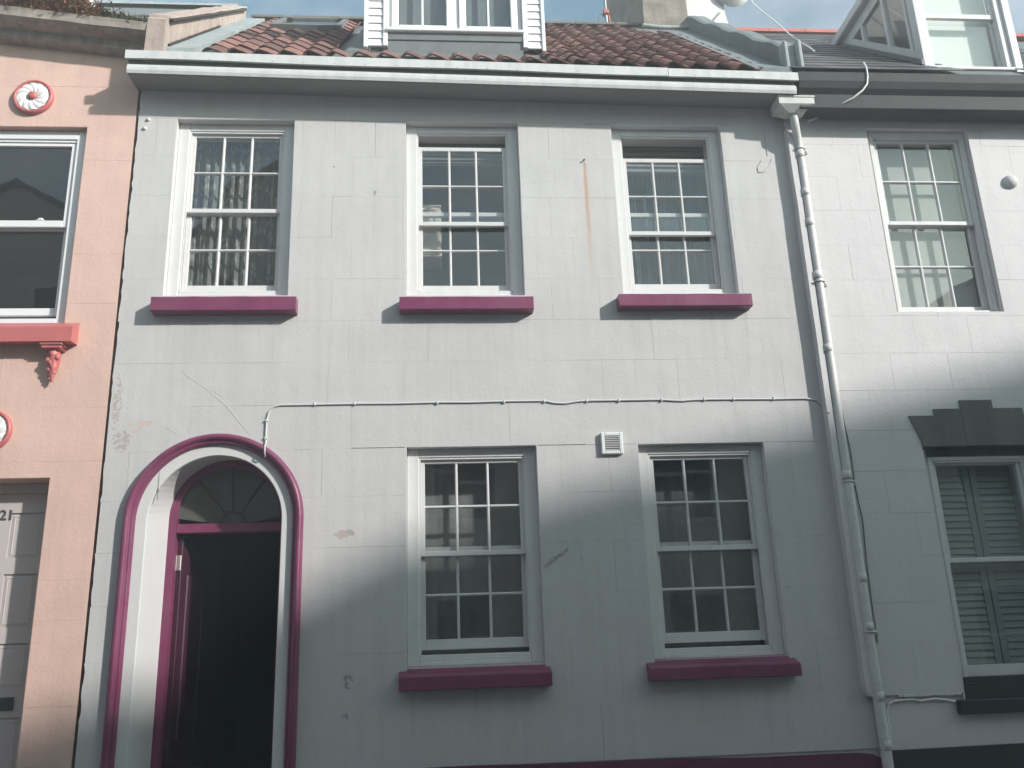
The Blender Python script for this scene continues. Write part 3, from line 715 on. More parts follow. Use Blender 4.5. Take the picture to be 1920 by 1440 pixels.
# hairline ridges where old cracks were filled
for pts in (((-1.93, 3.92), (-1.80, 3.78), (-1.66, 3.68), (-1.50, 3.55), (-1.38, 3.40), (-1.31, 3.30)), ((-2.02, 3.42), (-1.93, 3.40), (-1.86, 3.36), (-1.79, 3.30)), ((-1.88, 3.40), (-1.83, 3.30)), ((-1.72, 3.72), (-1.6, 3.66), (-1.52, 3.60))):
    mb = MB(); n = len(pts); mb.tube([(x+rnd.uniform(-.006, .006), .0016, z) for x, z in pts], [.0015]+[.0036]*(n-2)+[.0015], 6); mb.build('filled_crack', M['grey_wall'], grey)

# pencil scribble (illegible) on the render
mb = MB(); pts = []
for k in range(60):
    u = k/59; base = Vector((.755+.165*u, 0, 2.345+.115*u)); pts.append((base.x+.014*math.sin(k*1.9)+.006*math.sin(k*5.3), -.0012, base.z+.018*math.sin(k*1.25+.6)*(1-.4*u)))
mb.tube(pts[:20], .0010, 4); mb.tube(pts[23:34], .0012, 4); mb.tube(pts[36:45], .0016, 4); mb.tube(pts[47:52], .0014, 4); mb.tube(pts[54:], .0014, 4)
mb.tube([(1.012, -.001, 2.43), (1.018, -.001, 2.40), (1.026, -.001, 2.375)], [.0012, .003, .0012], 5); mb.tube([(.985, -.001, 2.535), (.988, -.001, 2.50)], [.0012, .003], 5)
tag(mb.build('pencil_scribble', M['pencil']), 'illegible grey scribble and ticks pencilled on the wall between the ground floor windows', 'graffiti')

# ================================================================== the white house (right)
white = root('terraced_house', 'white rendered terraced house at right with dark stepped lintel and slate roof', 'house', (4.6, 0, 0))
WY = -.030; WXR = 7.2
wup = (3.622, 4.505, 4.240, 5.902); wlo = (3.638, 4.565, 1.262, 3.153)
wall_cells(2.935, WXR, 1.40, 6.10, WY+.011, .26, [wup, wlo]).build('wall', M['white_wall'], white)
wall_cells(2.99, WXR, 0, 1.40, -.008, .26, [wlo]).build('wall', M['white_wall'], white)
wrows = [1.40, 1.70, 2.02, 2.345, 2.66, 2.975, 3.285, 3.60, 3.90, 4.21, 4.515, 4.82, 5.13, 5.44, 5.74, 6.09]
def wj(i):
    xs = []; base = 3.30 + (.22 if i % 2 else 0)
    xs = [base+.44*k+rnd.uniform(-.02, .02) for k in range(9)]
    return [2.930+rnd.uniform(-.004, .004)]+[x for x in xs if x < WXR-.1]+[WXR]
blocks(white, wrows, wj, [wup, wlo], WY, WY+.011, M['white_wall'], jag=.006, gap=(.0002, .0015))
mb = MB()   # ragged lower lip of the upper render coat
for k in range(12):
    x = 3.16+.038*k; mb.box(x, x+.037, WY-.004+rnd.uniform(0, .003), WY+.03, 1.385+rnd.uniform(-.004, .003), 1.401, .003)
mb.build('render_lip', M['white_wall'], white)
mb = MB(); pl = [(2.918+rnd.uniform(-.004, .004), 1.50+.23*k) for k in range(20)]
mb.prism([(2.966, 1.398), (2.936, 1.402), (2.922, 1.428)]+pl+[(2.966, pl[-1][1])], 'y', -.078, .008); mb.build('render_edge', M['white_wall'], white)
MB().prism([(3.055, 0), (WXR, 0), (WXR, 1.075), (3.9, 1.056), (3.055, 1.047)], 'y', -.030, -.004).build('plinth', M['dark_plinth'], white)
# upstairs window with six panes to a sash
w1 = sash_window(white, wup[0]+.035, wup[1]-.004, wup[2]+.004, wup[3]-.004, .02, fw=.032, head=.05, sill=.035, label='sash window with a pale blind pulled down behind', stile=.045, bar=.022, botrail=.055, toprail=.032, halves=.5)
mb = MB()
mb.box(wup[0]-.008, wup[0]+.002, WY+.003, .05, wup[2], wup[3]); mb.box(wup[1]-.002, wup[1]+.008, WY+.003, .05, wup[2], wup[3]); mb.box(wup[0]+.002, wup[1]-.002, WY+.003, .18, wup[3]-.002, wup[3]+.008); mb.box(wup[0]+.002, wup[1]-.002, WY+.003, .1, wup[2]-.008, wup[2]+.003)
mb.box(wup[0]+.002, wup[0]+.034, .03, .18, wup[2], wup[3])
mb.build('window_reveal', M['white_wall'], white)
# downstairs window, one pane to a sash, louvred shutters behind
w2 = sash_window(white, 3.700, 4.490, 1.500, 3.090, .045, fw=.03, head=.03, sill=0, nx=1, nz=1, label='sash window with louvred shutters behind the glass', stile=.042, botrail=.080, toprail=.028, halves=.475)
mb = MB()
mb.box(wlo[0]-.008, wlo[0]+.002, WY+.003, .05, wlo[2], wlo[3]); mb.box(wlo[1]-.002, wlo[1]+.008, WY+.003, .05, wlo[2], wlo[3])
mb.box(wlo[0]+.002, 3.699, .05, .2, wlo[2], wlo[3])
mb.box(4.491, wlo[1]-.002, .05, .2, wlo[2], wlo[3])
mb.build('window_reveal', M['white_wall'], white)
mb = MB(); mb.box(wlo[0]+.002, wlo[1]-.002, WY+.004, .2, wlo[3]-.004, wlo[3]+.008); mb.box(3.699, 4.491, .05, .2, 3.091, wlo[3]-.004); mb.build('lintel_soffit', M['dark_lintel'], white)
for poly in ([(3.640, 3.1525), (3.770, 3.1525), (3.770, 3.392), (3.567, 3.392), (3.634, 3.202)], [(3.7705, 3.1525), (3.987, 3.1525), (3.987, 3.444), (3.7705, 3.444)], [(3.9875, 3.1525), (4.244, 3.1525), (4.244, 3.510), (3.9875, 3.510)], [(4.2445, 3.1525), (4.480, 3.1525), (4.480, 3.444), (4.2445, 3.444)], [(4.4805, 3.1525), (4.59, 3.1525), (4.67, 3.392), (4.4805, 3.392)]):
    MB().prism(poly, 'y', WY-.012+rnd.uniform(-.002, .002), WY+.02).build('voussoir', M['dark_lintel'], white)
mb = MB(); mb.box(3.575, 4.62, -.07, .0, 1.259, 1.355, .008); mb.box(wlo[0]+.003, wlo[1]-.003, -.02, .08, 1.355, 1.44, .004); mb.box(3.69, 4.50, .03, .12, 1.44, 1.499, .004)
mb.build('window_sill', M['dark_plinth'], white)
# interiors
room_shell(white, 3.05, WXR, .262, 4.2, (.2, 3.7), M['dark_room']); room_shell(white, 3.05, WXR, .262, 4.2, (3.82, 6.1), M['dark_room'])
# eave
mb = MB()
mb.box(2.985, WXR, -.235, -.07, 5.952, 6.0855, .006); mb.build('eave_board', M['blackgutter'], white)
mb = MB(); mb.prism([(-.075, 6.087), (-.225, 6.087), (-.262, 6.125), (-.285, 6.18), (-.285, 6.262), (-.270, 6.268), (-.075, 6.268)], 'x', 2.99, WXR); mb.build('gutter', M['blackgutter'], white)
# slate roof
WE, WR = Vector((0, -.275, 6.288)), Vector((0, 2.50, 8.835)); wphi = math.atan2(WR.z-WE.z, WR.y-WE.y); wlen = (WR-WE).length
def wroof(x, t): p = WE.lerp(WR, t); return Vector((x, p.y, p.z))
mb = MB(); dn = Vector((0, 0, .03))
mb.add([wroof(3.06, .01)-dn, wroof(WXR, .01)-dn, wroof(WXR, 1)-dn, wroof(3.06, 1)-dn, Vector((WXR, 5.2, 6.3)), Vector((3.06, 5.2, 6.3))], [(0, 1, 2, 3), (3, 2, 4, 5), (0, 3, 5), (1, 4, 2)])
wr = mb.build('roof', M['lead'], white)
SG = .215; SWd = .30
mb = MB(); mb.box(-SWd/2+.0015, SWd/2-.0015, 0, SG+.10, 0, .007); sm_ = mb.mesh('slate', M['slates'])
for i in range(int(wlen/SG)+1):
    t = i*SG/wlen
    if t > .985: continue
    k = 0; x = 3.10+(SWd/2 if i % 2 else 0)
    while x < 6.1:
        if not (4.30 < x < 5.12 and t < .58):
            o = link('slate', sm_, wr, wroof(x, t)+Vector((0, -.004, .010)))
            o.rotation_euler = (wphi-R(1.9)+R(rnd.uniform(-.5, .5)), R(rnd.uniform(-.4, .4)), R(rnd.uniform(-.5, .5)))
        x += SWd
for k in range(9):
    x = 3.53+.45*k; mb = MB(); vs = []; n = 6
    for xx in (x+.003, x+.447):
        for a in range(n+1): vs.append((xx, 2.50+.10*math.cos(math.pi*a/n), 8.80+.095*math.sin(math.pi*a/n)))
    fs = [(a, a+1, n+2+a, n+1+a) for a in range(n)]+[tuple(range(n+1)), tuple(range(2*n+1, n, -1)), (0, n+1, 2*n+1, n)]
    mb.add(vs, fs); mb.build('ridge_tile', M['redridge'], white)
# dormer with glazed cheeks
wd = MB()
wd.box(4.262, 4.312, -.012, .09, 6.50, 7.80, .004); wd.box(5.090, 5.160, -.012, .09, 6.49, 7.80, .004)
wd.box(4.20, 5.22, -.10, 1.52, 7.80, 7.90, .01); wd.box(4.312, 5.090, .0, .09, 6.40, 6.505)
wdormer = wd.build('dormer', M['white'], white); tag(wdormer, 'white dormer with glazed cheeks and a white blind')
mb = MB(); mb.box(4.300, 5.095, -.030, .06, 6.505, 6.535, .004); mb.build('window_sill', M['white'], wdormer)
mb = MB()
for a in ((4.313, 4.372, 6.536, 7.79), (5.030, 5.089, 6.536, 7.79), (4.372, 5.030, 7.76, 7.79), (4.372, 5.030, 6.5355, 6.537)): mb.box(a[0], a[1], .012, .10, a[2], a[3], .003)
mb.build('window_frame', M['white'], wdormer)
mb = MB(); mb.box(4.373, 5.029, .040, .075, 7.085, 7.135, .003); mb.box(4.373, 4.40, .041, .075, 7.135, 7.79); mb.box(5.0, 5.029, .041, .075, 7.135, 7.79); mb.build('upper_sash', M['white'], wdormer)
mb = MB(); mb.box(4.373, 5.029, .078, .11, 6.537, 6.570, .003); mb.box(4.373, 4.395, .078, .11, 6.57, 7.12); mb.box(5.007, 5.029, .078, .11, 6.57, 7.12); mb.build('lower_sash', M['white'], wdormer)
link('pane', pane_mesh(.60, .65, M['glass']), wdormer, (4.70, .058, 7.46)); link('pane', pane_mesh(.61, .55, M['glass']), wdormer, (4.70, .094, 6.84))
def cheek(x, sgn):
    def zr(y): return 6.288+(y+.275)*(WR.z-WE.z)/(WR.y-WE.y)
    mb = MB(); a, b = (x, x+.05)
    mb.prism([(.091, zr(.091)-.05), (.091, zr(.091)+.15), (1.38, zr(1.38)+.13), (1.45, zr(1.45)-.05)], 'x', a, b)     # bottom rail along the slope
    mb.prism([(.091, 7.68), (.091, 7.80), (1.49, 7.80), (1.36, 7.68)], 'x', a+.001, b-.001)
    for y in (.12, .46, .88): mb.box(a+.002, b-.002, y, y+.040, zr(y)+.10, 7.70)
    mb.build('cheek_frame', M['white'], wdormer)
    for y0, y1 in ((.16, .46), (.50, .88), (.92, 1.22)):
        MB().add([(x+.025, y0, zr(y0)+.13), (x+.025, y1, zr(y1)+.13), (x+.025, y1, 7.69), (x+.025, y0, 7.69)], [(0, 1, 2, 3)]).build('pane', M['glass'], wdormer)
cheek(4.264, -1); cheek(5.108, 1)
MB().prism([(-.02, 6.55), (1.50, 7.93), (1.52, 7.91), (1.56, 7.93), (1.50, 7.97), (-.02, 6.60)], 'x', 4.235, 4.262).build('flashing', M['lead'], wdormer)
# white chimney sharing the party wall
mb = stack(2.965, 3.43, 2.30, 3.2, 8.55, 10.5, (0, .10), .012)
mb.build('chimney', M['white_wall'], white)
# lump of plaster
mb = MB(); mb.lathe([(.062, .0), (.058, -.02), (.042, -.038), (.02, -.047), (0, -.049)], (4.79, WY, 5.40), 'y', 16); mb.build('plaster_lump', M['white_wall'], white)

# ================================================================== the pink house (left)
pink = root('terraced_house', 'pale peach pink rendered terraced house at left with coral red trim', 'house', (-4.2, 0, 0))
PX0 = -6.4; PX1 = -2.340
pw_ = (-3.95, -2.700, 4.196, 5.846); pd = (-3.62, -2.676, .0, 3.046)
wall_cells(PX0, PX1-.012, 0, 6.66, .011, .26, [pw_, pd]).build('wall', M['pink_wall'], pink)
prow = [.0, .62, .98, 1.17, 1.53, 2.075, 2.342, 2.75, 3.159, 3.55, 3.95, 4.35, 4.75, 5.15, 5.55, 5.944, 6.21, 6.478, 6.68]
def pj(i):
    xs = [PX1]; x = PX1-.47-(.31 if i % 2 else 0)+rnd.uniform(-.03, .03)
    while x > PX0+.2: xs.append(x); x -= .62
    return sorted(xs+[PX0])
blocks(pink, prow, pj, [pw_, pd], 0., .011, M['pink_wall'], gap=(.0001, .0010))
# pvc window
pwin = MB(); y0 = .055
for a in ((-3.94, -3.86, 4.206, 5.84), (-2.790, -2.704, 4.206, 5.84), (-3.86, -2.790, 5.765, 5.84), (-3.86, -2.790, 4.206, 4.255)): pwin.box(a[0], a[1], y0, y0+.10, a[2], a[3], .004)
pwin.box(-3.86, -2.790, y0+.012, y0+.03, 5.745, 5.765, .002)
pw = pwin.build('window', M['upvc'], pink); tag(pw, 'white plastic sash window with two large panes')
def psash(z0, z1, y, bot, top, nm):
    mb = MB(); mb.box(-3.855, -3.81, y, y+.035, z0, z1, .004); mb.box(-2.832, -2.795, y, y+.035, z0, z1, .004); mb.box(-3.81, -2.832, y+.001, y+.035, z1-top, z1, .004); mb.box(-3.81, -2.832, y+.001, y+.035, z0, z0+bot, .006); mb.build(nm, M['upvc'], pw)
    o = link('pane', pane_mesh(.98, z1-z0-bot-top, M['glass']), pw, (-3.321, y+.02, (z0+bot+z1-top)/2)); o.rotation_euler = (R(-.2), 0, R(.3))
psash(5.010, 5.742, y0+.020, .060, .028, 'upper_sash'); psash(4.300, 5.045, y0+.060, .062, .040, 'lower_sash')
mb = MB(); mb.box(-3.02, -2.985, y0+.022, y0+.05, 5.075, 5.092, .004); mb.box(-3.03, -2.975, y0+.022, y0+.045, 5.071, 5.077); mb.build('sash_catch', M['upvc'], pw)
mb = MB(); mb.box(pw_[1]-.003, pw_[1]+.008, .002, .2, pw_[2], pw_[3]); mb.box(pw_[0], pw_[1]-.003, .002, .2, pw_[3]-.003, pw_[3]+.008); mb.build('window_reveal', M['pink_wall'], pink)
# sill and carved bracket
mb = MB(); mb.prism([(.06, 4.205), (.002, 4.198), (-.118, 4.128), (-.122, 4.118), (-.122, 4.010), (.006, 4.022)], 'x', -4.10, -2.592); mb.build('window_sill', M['red'], pink)
mb = MB()
mb.box(-2.815, -2.655, -.112, .002, 3.988, 4.012, .005); mb.box(-2.805, -2.665, -.102, .002, 3.966, 3.988, .005)
bm = bmesh.new(); bmesh.ops.create_icosphere(bm, subdivisions=4, radius=1)
from mathutils import noise
for v in bm.verts:
    z = v.co.z; taper = .62+.38*z if z < .9 else .96
    v.co.x *= .055*max(.35, taper); v.co.y *= .060*max(.3, taper); v.co.z *= .125
    d = noise.noise(Vector((v.co.x*38, v.co.y*38, v.co.z*30)))*.014+abs(noise.noise(v.co*70))*.006
    v.co += v.co.normalized()*d*1.2; v.co.x += -.012*z*0
    v.co += Vector((-.727, -.040, 3.858))
mb.bm(bm, True)
for k in range(9):   # leaf lobes
    a = -1.1+.28*k; bm = bmesh.new(); bmesh.ops.create_icosphere(bm, subdivisions=2, radius=1)
    zz = 3.93-.022*k; s = .020-.0012*k
    for v in bm.verts: v.co = Vector((v.co.x*s*1.1, v.co.y*s, v.co.z*s*1.3))+Vector((-2.727+.040*math.sin(k*2.2)*(1-k*.07), -.072+.004*k, zz))
    mb.bm(bm, True)
for i, v in enumerate(mb.v):
    if v[0] > -1.5: mb.v[i] = (v[0]-2.0, v[1], v[2])
mb.build('sill_bracket', M['red'], pink)
# roundels
def roundel(cx, cz):
    mb = MB(); mb.lathe([(.152, .0), (.153, -.022), (.146, -.036), (.136, -.039), (.127, -.034), (.123, -.022), (.122, -.010), (0, -.010)], (cx, 0, cz), 'y', 44)
    o = mb.build('wall_rosette', M['red'], pink)
    npet = 12
    for k in range(npet):
        a0 = 2*math.pi*k/npet; mb = MB(); vs = []; n = 5
        for j in range(n+1):
            u = j/n; r = .024+.098*u; wd_ = .010+.027*math.sin(min(u*1.25, 1)*math.pi*.5); tw = a0+.62*u+rnd.uniform(-.02, .02)
            for s, h in ((-1, .012), (-.3, .026), (.4, .030), (1, .018)):
                a = tw+s*wd_/max(r, .03); vs.append((cx+r*math.cos(a), -h-.012*math.sin(u*2.6), cz+r*math.sin(a)))
        fs = [(4*j+q, 4*j+q+1, 4*j+q+5, 4*j+q+4) for j in range(n) for q in range(3)]
        mb.add(vs, fs, True); mb.build('petal', M['rose_white'], o)
    MB().lathe([(.034, -.030), (.033, -.048), (.022, -.056), (0, -.058)], (cx, 0, cz), 'y', 20).build('boss', M['red'], o)
roundel(-3.132, 6.098); roundel(-3.118, 3.386)
# door with its number
dy = .20
mb = MB(); mb.box(-3.50, -2.72, dy, dy+.045, .10, 2.97)
door = mb.build('door', M['door_grey'], pink); tag(door, 'pale grey panelled door numbered 21')
mb = MB()
for x0, x1 in ((-3.50, -3.33), (-3.10, -2.985), (-2.765, -2.72)): mb.box(x0, x1, dy-.014, dy, .10, 2.97)
for xa, xb in ((-3.33, -3.10), (-2.985, -2.765)):
    for z0, z1 in ((.10, .30), (.92, 1.06), (1.47, 1.655), (1.945, 2.052), (2.410, 2.520), (2.835, 2.97)): mb.box(xa, xb, dy-.0135, dy, z0, z1)
mb.build('door_stiles', M['door_grey'], door)
for xa, xb in ((-3.33, -3.10), (-2.985, -2.765)):
    for z0, z1 in ((.30, .92), (1.06, 1.47), (1.655, 1.945), (2.052, 2.41), (2.52, 2.835)):
        vs = []
        for i, y in ((.004, dy-.0005), (.028, dy-.0065), (.031, dy-.004)): vs += [(xa+i, y, z0+i), (xb-i, y, z0+i), (xb-i, y, z1-i), (xa+i, y, z1-i)]
        fs = [(4*j+k, 4*j+(k+1) % 4, 4*j+4+(k+1) % 4, 4*j+4+k) for j in (0, 1) for k in range(4)]+[(8, 9, 10, 11)]
        MB().add(vs, fs).build('door_panel', M['door_grey'], door)
MB().box(-2.98, -2.815, dy-.026, dy-.0136, 1.515, 1.60, .004).build('letter_plate', M['numeral'], door)
mb = MB(); mb.box(-3.62, -3.50, dy-.03, dy+.05, .1, 3.04); mb.box(-2.72, -2.67, dy-.03, dy+.05, .1, 3.04); mb.box(-3.50, -2.72, dy-.03, dy+.05, 2.972, 3.04); mb.build('door_frame', M['door_grey'], pink)
mb = MB(); mb.box(pd[1]-.003, pd[1]+.008, .002, .24, 0, pd[3]); mb.box(pd[0], pd[1]-.003, .002, .24, pd[3]-.003, pd[3]+.008); mb.box(pd[0]-.008, pd[0]+.003, .002, .24, 0, pd[3]); mb.build('door_reveal', M['pink_wall'], pink)
# the number as mesh
fc = bpy.data.curves.new('house_number', 'FONT'); fc.body = '21'; fc.size = .100; fc.extrude = .003; fc.align_x = 'CENTER'; fc.offset = .0016
fo = bpy.data.objects.new('tmp_text', fc); col.objects.link(fo); bpy.context.view_layer.update()
me = bpy.data.meshes.new_from_object(fo.evaluated_get(bpy.context.evaluated_depsgraph_get())); col.objects.unlink(fo); bpy.data.objects.remove(fo)
me.materials.clear(); me.materials.append(M['numeral'])
no = link('house_number', me, door, (-3.014, dy-.0165, 2.788)); no.rotation_euler = (R(90), 0, 0)
# gutter, frieze and roof of the pink house
pz = lambda x: -.115*(x+2.2)
def palong(prof, x0, x1, n=14, jit=.003):
    mb = MB(); k = len(prof); vs = []
    for i in range(n+1):
        x = x0+(x1-x0)*i/n; vs += [(x, y+rnd.uniform(-jit, jit), z+pz(x)+rnd.uniform(-jit, jit)) for y, z in prof]
    fs = [(i*k+j, i*k+(j+1) % k, (i+1)*k+(j+1) % k, (i+1)*k+j) for i in range(n) for j in range(k)]+[tuple(range(k)), tuple(range(n*k, n*k+k))]
    return mb.add(vs, fs)
palong([(.0, 6.455), (-.085, 6.470), (-.100, 6.480), (-.105, 6.520), (-.115, 6.535), (-.118, 6.570), (.0, 6.60)], -6.4, -2.235, 30, .002).build('frieze', M['stone_gutter'], pink)
palong([(-.110, 6.536), (-.205, 6.540), (-.245, 6.560), (-.252, 6.600), (-.258, 6.630), (-.240, 6.634), (-.225, 6.610), (-.12, 6.605)], -6.4, -2.180, 30, .003).build('gutter', M['stone_gutter'], pink)
MB().lathe([(.040, .0), (.040, .012), (0, .012)], (0, 0, 0), 'y', 14).build('gutter_end', M['rose_white'], pink, (0, 0, 0))
ge = bpy.data.objects['gutter_end']; ge.location = Vector((-2.178, -.185, 6.585))-WL[pink.name]; ge.rotation_euler = (0, 0, R(-90)); ge.scale = (1, 1, .9)
PE = lambda x: Vector((x, -.10, 6.63+pz(x)*.6)); PRg = lambda x: Vector((x, 2.35, 8.88))
mb = MB()
mb.add([PE(-6.4), PE(-2.2), PRg(-2.2), PRg(-6.4), Vector((-2.2, 5, 6.3)), Vector((-6.4, 5, 6.3))], [(0, 1, 2, 3), (3, 2, 4, 5), (0, 3, 5), (1, 4, 2)])
proof = mb.build('roof', M['lead'], pink)
pphi = math.atan2(2.22, 2.45)
mb = MB(); mb.box(-.149, .149, 0, .34, 0, .009); ps_ = mb.mesh('slate', M['slate'])
for i in range(14):
    t = i*.235/3.3
    for k in range(7):
        x = -2.36-.30*k-(.15 if i % 2 else 0); p_ = PE(x).lerp(PRg(x), t)
        o = link('slate', ps_, proof, p_+Vector((0, -.003, .012))); o.rotation_euler = (pphi-R(2)+R(rnd.uniform(-.8, .8)), R(rnd.uniform(-1, 1)), R(rnd.uniform(-.8, .8)))
for k in range(8):
    x = -2.62-.45*k; mb = MB(); vs = []; n = 6
    for xx in (x+.003, x+.447):
        for a in range(n+1): vs.append((xx, 2.35+.09*math.cos(math.pi*a/n), 8.875+.075*math.sin(math.pi*a/n)))
    mb.add(vs, [(a, a+1, n+2+a, n+1+a) for a in range(n)]+[tuple(range(n+1)), tuple(range(2*n+1, n, -1))]); mb.build('ridge_tile', M['cement'], pink)
# party parapet
mb = MB(); vs = []; n = 16
for k in range(n+1):
    t = -.0+k/n*1.0; p_ = roofP(-2.1, t); h = .300-.135*t+.006*math.sin(k*2.3)
    vs += [p_+Vector((0.012, 0, -.10)), p_+Vector((.005, 0, h)), p_+Vector((-.13, 0, h+.015)), p_+Vector((-.14, 0, -.10))]
fs = [(4*k+a, 4*k+a+1, 4*k+a+5, 4*k+a+4) for k in range(n) for a in range(3)]+[(0, 1, 2, 3), (4*n, 4*n+1, 4*n+2, 4*n+3)]
mb.add(vs, fs); mb.build('parapet', M['parapet'], pink)
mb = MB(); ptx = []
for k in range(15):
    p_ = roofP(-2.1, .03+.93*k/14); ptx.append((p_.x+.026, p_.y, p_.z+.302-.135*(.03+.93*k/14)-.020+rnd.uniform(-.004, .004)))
mb.tube(ptx, .016, 6); mb.build('parapet_flashing', M['slate'], pink)  # dark flashing strip below the coping
ptx = [tuple(roofP(-2.075, .03+.55*k/8)+Vector((0, 0, .052))) for k in range(9)]
MB().tube(ptx, .010, 6).build('flashing_edge', M['slate'], pink)
mb = MB(); vs = []
for k in range(n+1):
    t = .03+k/n*.96; p_ = roofP(-2.1, t); h = .302-.135*t+.006*math.sin(k*2.3)+rnd.uniform(-.005, .005)
    vs += [p_+Vector((.025, 0, h)), p_+Vector((.02, 0, h+.022)), p_+Vector((-.15, 0, h+.04)), p_+Vector((-.15, 0, h))]
mb.add(vs, fs); mb.build('parapet_coping', M['parapet'], pink)
# corner of the pink dormer
mb = MB(); 
for a in ((-3.50, -3.465, .30, .36), (-3.445, -3.415, .285, .35)): mb.box(a[0], a[1], a[2], a[3], 7.0, 8.2, .004)
mb.box(-5.0, -3.50, .30, .36, 7.0, 7.09); mb.box(-5.0, -3.40, .2, 1.9, 8.2, 8.3)
pdm = mb.build('dormer', M['upvc'], pink)
MB().box(-3.43, -3.425, .35, 1.8, 7.0, 8.2).build('dormer_cheek', M['lead'], pdm)
link('pane', pane_mesh(1.5, 1.1, M['glass']), pdm, (-4.25, .33, 7.64))
room_shell(pink, PX0, -2.42, .262, 4.2, (.1, 3.7), M['dark_room']); room_shell(pink, PX0, -2.42, .262, 4.2, (3.82, 6.5), M['dark_room'])

# ================================================================== separate things
# weeds rooted in the pink gutter
def weeds(name, x0, x1, n, hmin, hmax, m, label, dens=1.):
    mb = MB()
    for i in range(n):
        u = rnd.random(); x = x0+(x1-x0)*u; y = rnd.uniform(-.235, -.12); z = 6.60+pz(x)
        h = rnd.uniform(hmin, hmax)*(.5+.5*math.sin(math.pi*min(max(u*1.05, .06), .97)))*rnd.uniform(.4, 1.15)
        dx, dyy = rnd.gauss(0, .45), rnd.gauss(-.25, .4); w_ = rnd.uniform(.002, .006)
        p0 = Vector((x, y, z)); p1 = p0+Vector((dx*h*.4, dyy*h*.3, h*.6)); p2 = p0+Vector((dx*h, dyy*h, h*rnd.uniform(.55, 1)))
        mb.add([p0+Vector((-w_, 0, 0)), p0+Vector((w_, 0, 0)), p1+Vector((w_, .001, 0)), p1+Vector((-w_, 0, 0)), p2], [(0, 1, 2, 3), (3, 2, 4)])
        if rnd.random() < .6:
            for _ in range(3):
                c = p1.lerp(p2, rnd.random()); s = rnd.uniform(.005, .013); d = [Vector((rnd.gauss(0, s), rnd.gauss(0, s), rnd.gauss(0, s))) for _ in range(3)]
                mb.add([c+d[0], c+d[1], c+d[2]], [(0, 1, 2)])
    return tag(mb.build(name, m), label, 'weeds')
weeds('gutter_weeds', -3.36, -2.60, 2600, .12, .36, M['weed'], 'rusty brown dried weeds growing in the pink house gutter')
weeds('gutter_weeds', -2.86, -2.20, 1100, .04, .17, M['weed_green'], 'low green weeds at the right end of the pink house gutter')
# net curtains behind the panes
M['net_grey'] = mat('grey_net', (.23, .23, .23), .9, .25, 7, 0, 30, .1)
M['net_dim'] = mat('dim_drape', (.070, .073, .070), .9, .3, 6, 0, 30, .1)
def curtain(x0, x1, z0, z1, m, label, y=.30, amp=.022, fr=.62, nx_=120):
    mb = MB(); nz_ = 6; vs = []; ph = rnd.uniform(0, 6)
    for j in range(nz_+1):
        for i in range(nx_+1):
            vs.append((x0+(x1-x0)*i/nx_, y+amp*math.sin(i*fr+ph+.25*math.sin(j*.9))+amp*.45*math.sin(i*fr*2.7+1), z0+(z1-z0)*j/nz_))
    fs = [(j*(nx_+1)+i, j*(nx_+1)+i+1, (j+1)*(nx_+1)+i+1, (j+1)*(nx_+1)+i) for j in range(nz_) for i in range(nx_)]
    mb.add(vs, fs, True); return tag(mb.build('net_curtain', m), label, 'curtain')
curtain(-1.96, -1.16, 4.44, 5.90, M['curtain'], 'patterned dark net curtain hanging in folds behind the left upstairs window')
curtain(1.52, 2.32, 4.44, 5.66, M['net_dim'], 'plain dim drape behind the right upstairs window below its open gap', .36, .02, .5)
curtain(-.16, .67, 1.72, 3.16, M['net_grey'], 'plain grey net curtain behind the ground floor window nearest the arched door', .36, .0025, .21)
curtain(1.54, 2.37, 1.72, 3.16, M['net_grey'], 'plain grey net curtain behind the ground floor window nearest the downpipe', .36, .0025, .24)
# blinds and shutters
tag(MB().box(3.66, 4.44, .175, .178, 4.25, 5.84).build('roller_blind', M['blind']), 'pale blind drawn down behind the white house upstairs window', 'blind')
tag(MB().box(4.35, 5.06, .17, .173, 6.50, 7.79).build('roller_blind', M['white_blind']), 'bright white blind drawn down in the right hand dormer', 'blind')
sh = root('window_shutters', 'pale louvred shutters closed behind the dark lintelled ground floor window', 'shutters', (4.1, .2, 1.5))
for xa, xb in ((3.72, 4.09), (4.10, 4.47)):
    mb = MB(); mb.box(xa, xa+.05, .19, .215, 1.50, 3.09); mb.box(xb-.05, xb, .19, .215, 1.50, 3.09); mb.box(xa+.05, xb-.05, .19, .215, 1.50, 1.58); mb.box(xa+.05, xb-.05, .19, .215, 2.24, 2.32); mb.box(xa+.05, xb-.05, .19, .215, 3.02, 3.09); mb.build('shutter_frame', M['shutter'], sh)
    for z0, z1 in ((1.58, 2.24), (2.32, 3.02)):
        k = 0; z = z0+.004
        while z < z1-.03:
            MB().prism([(.194, z), (.207, z+.0485), (.213, z+.0485), (.200, z)], 'x', xa+.051, xb-.051).build('slat', M['shutter'], sh); z += .050
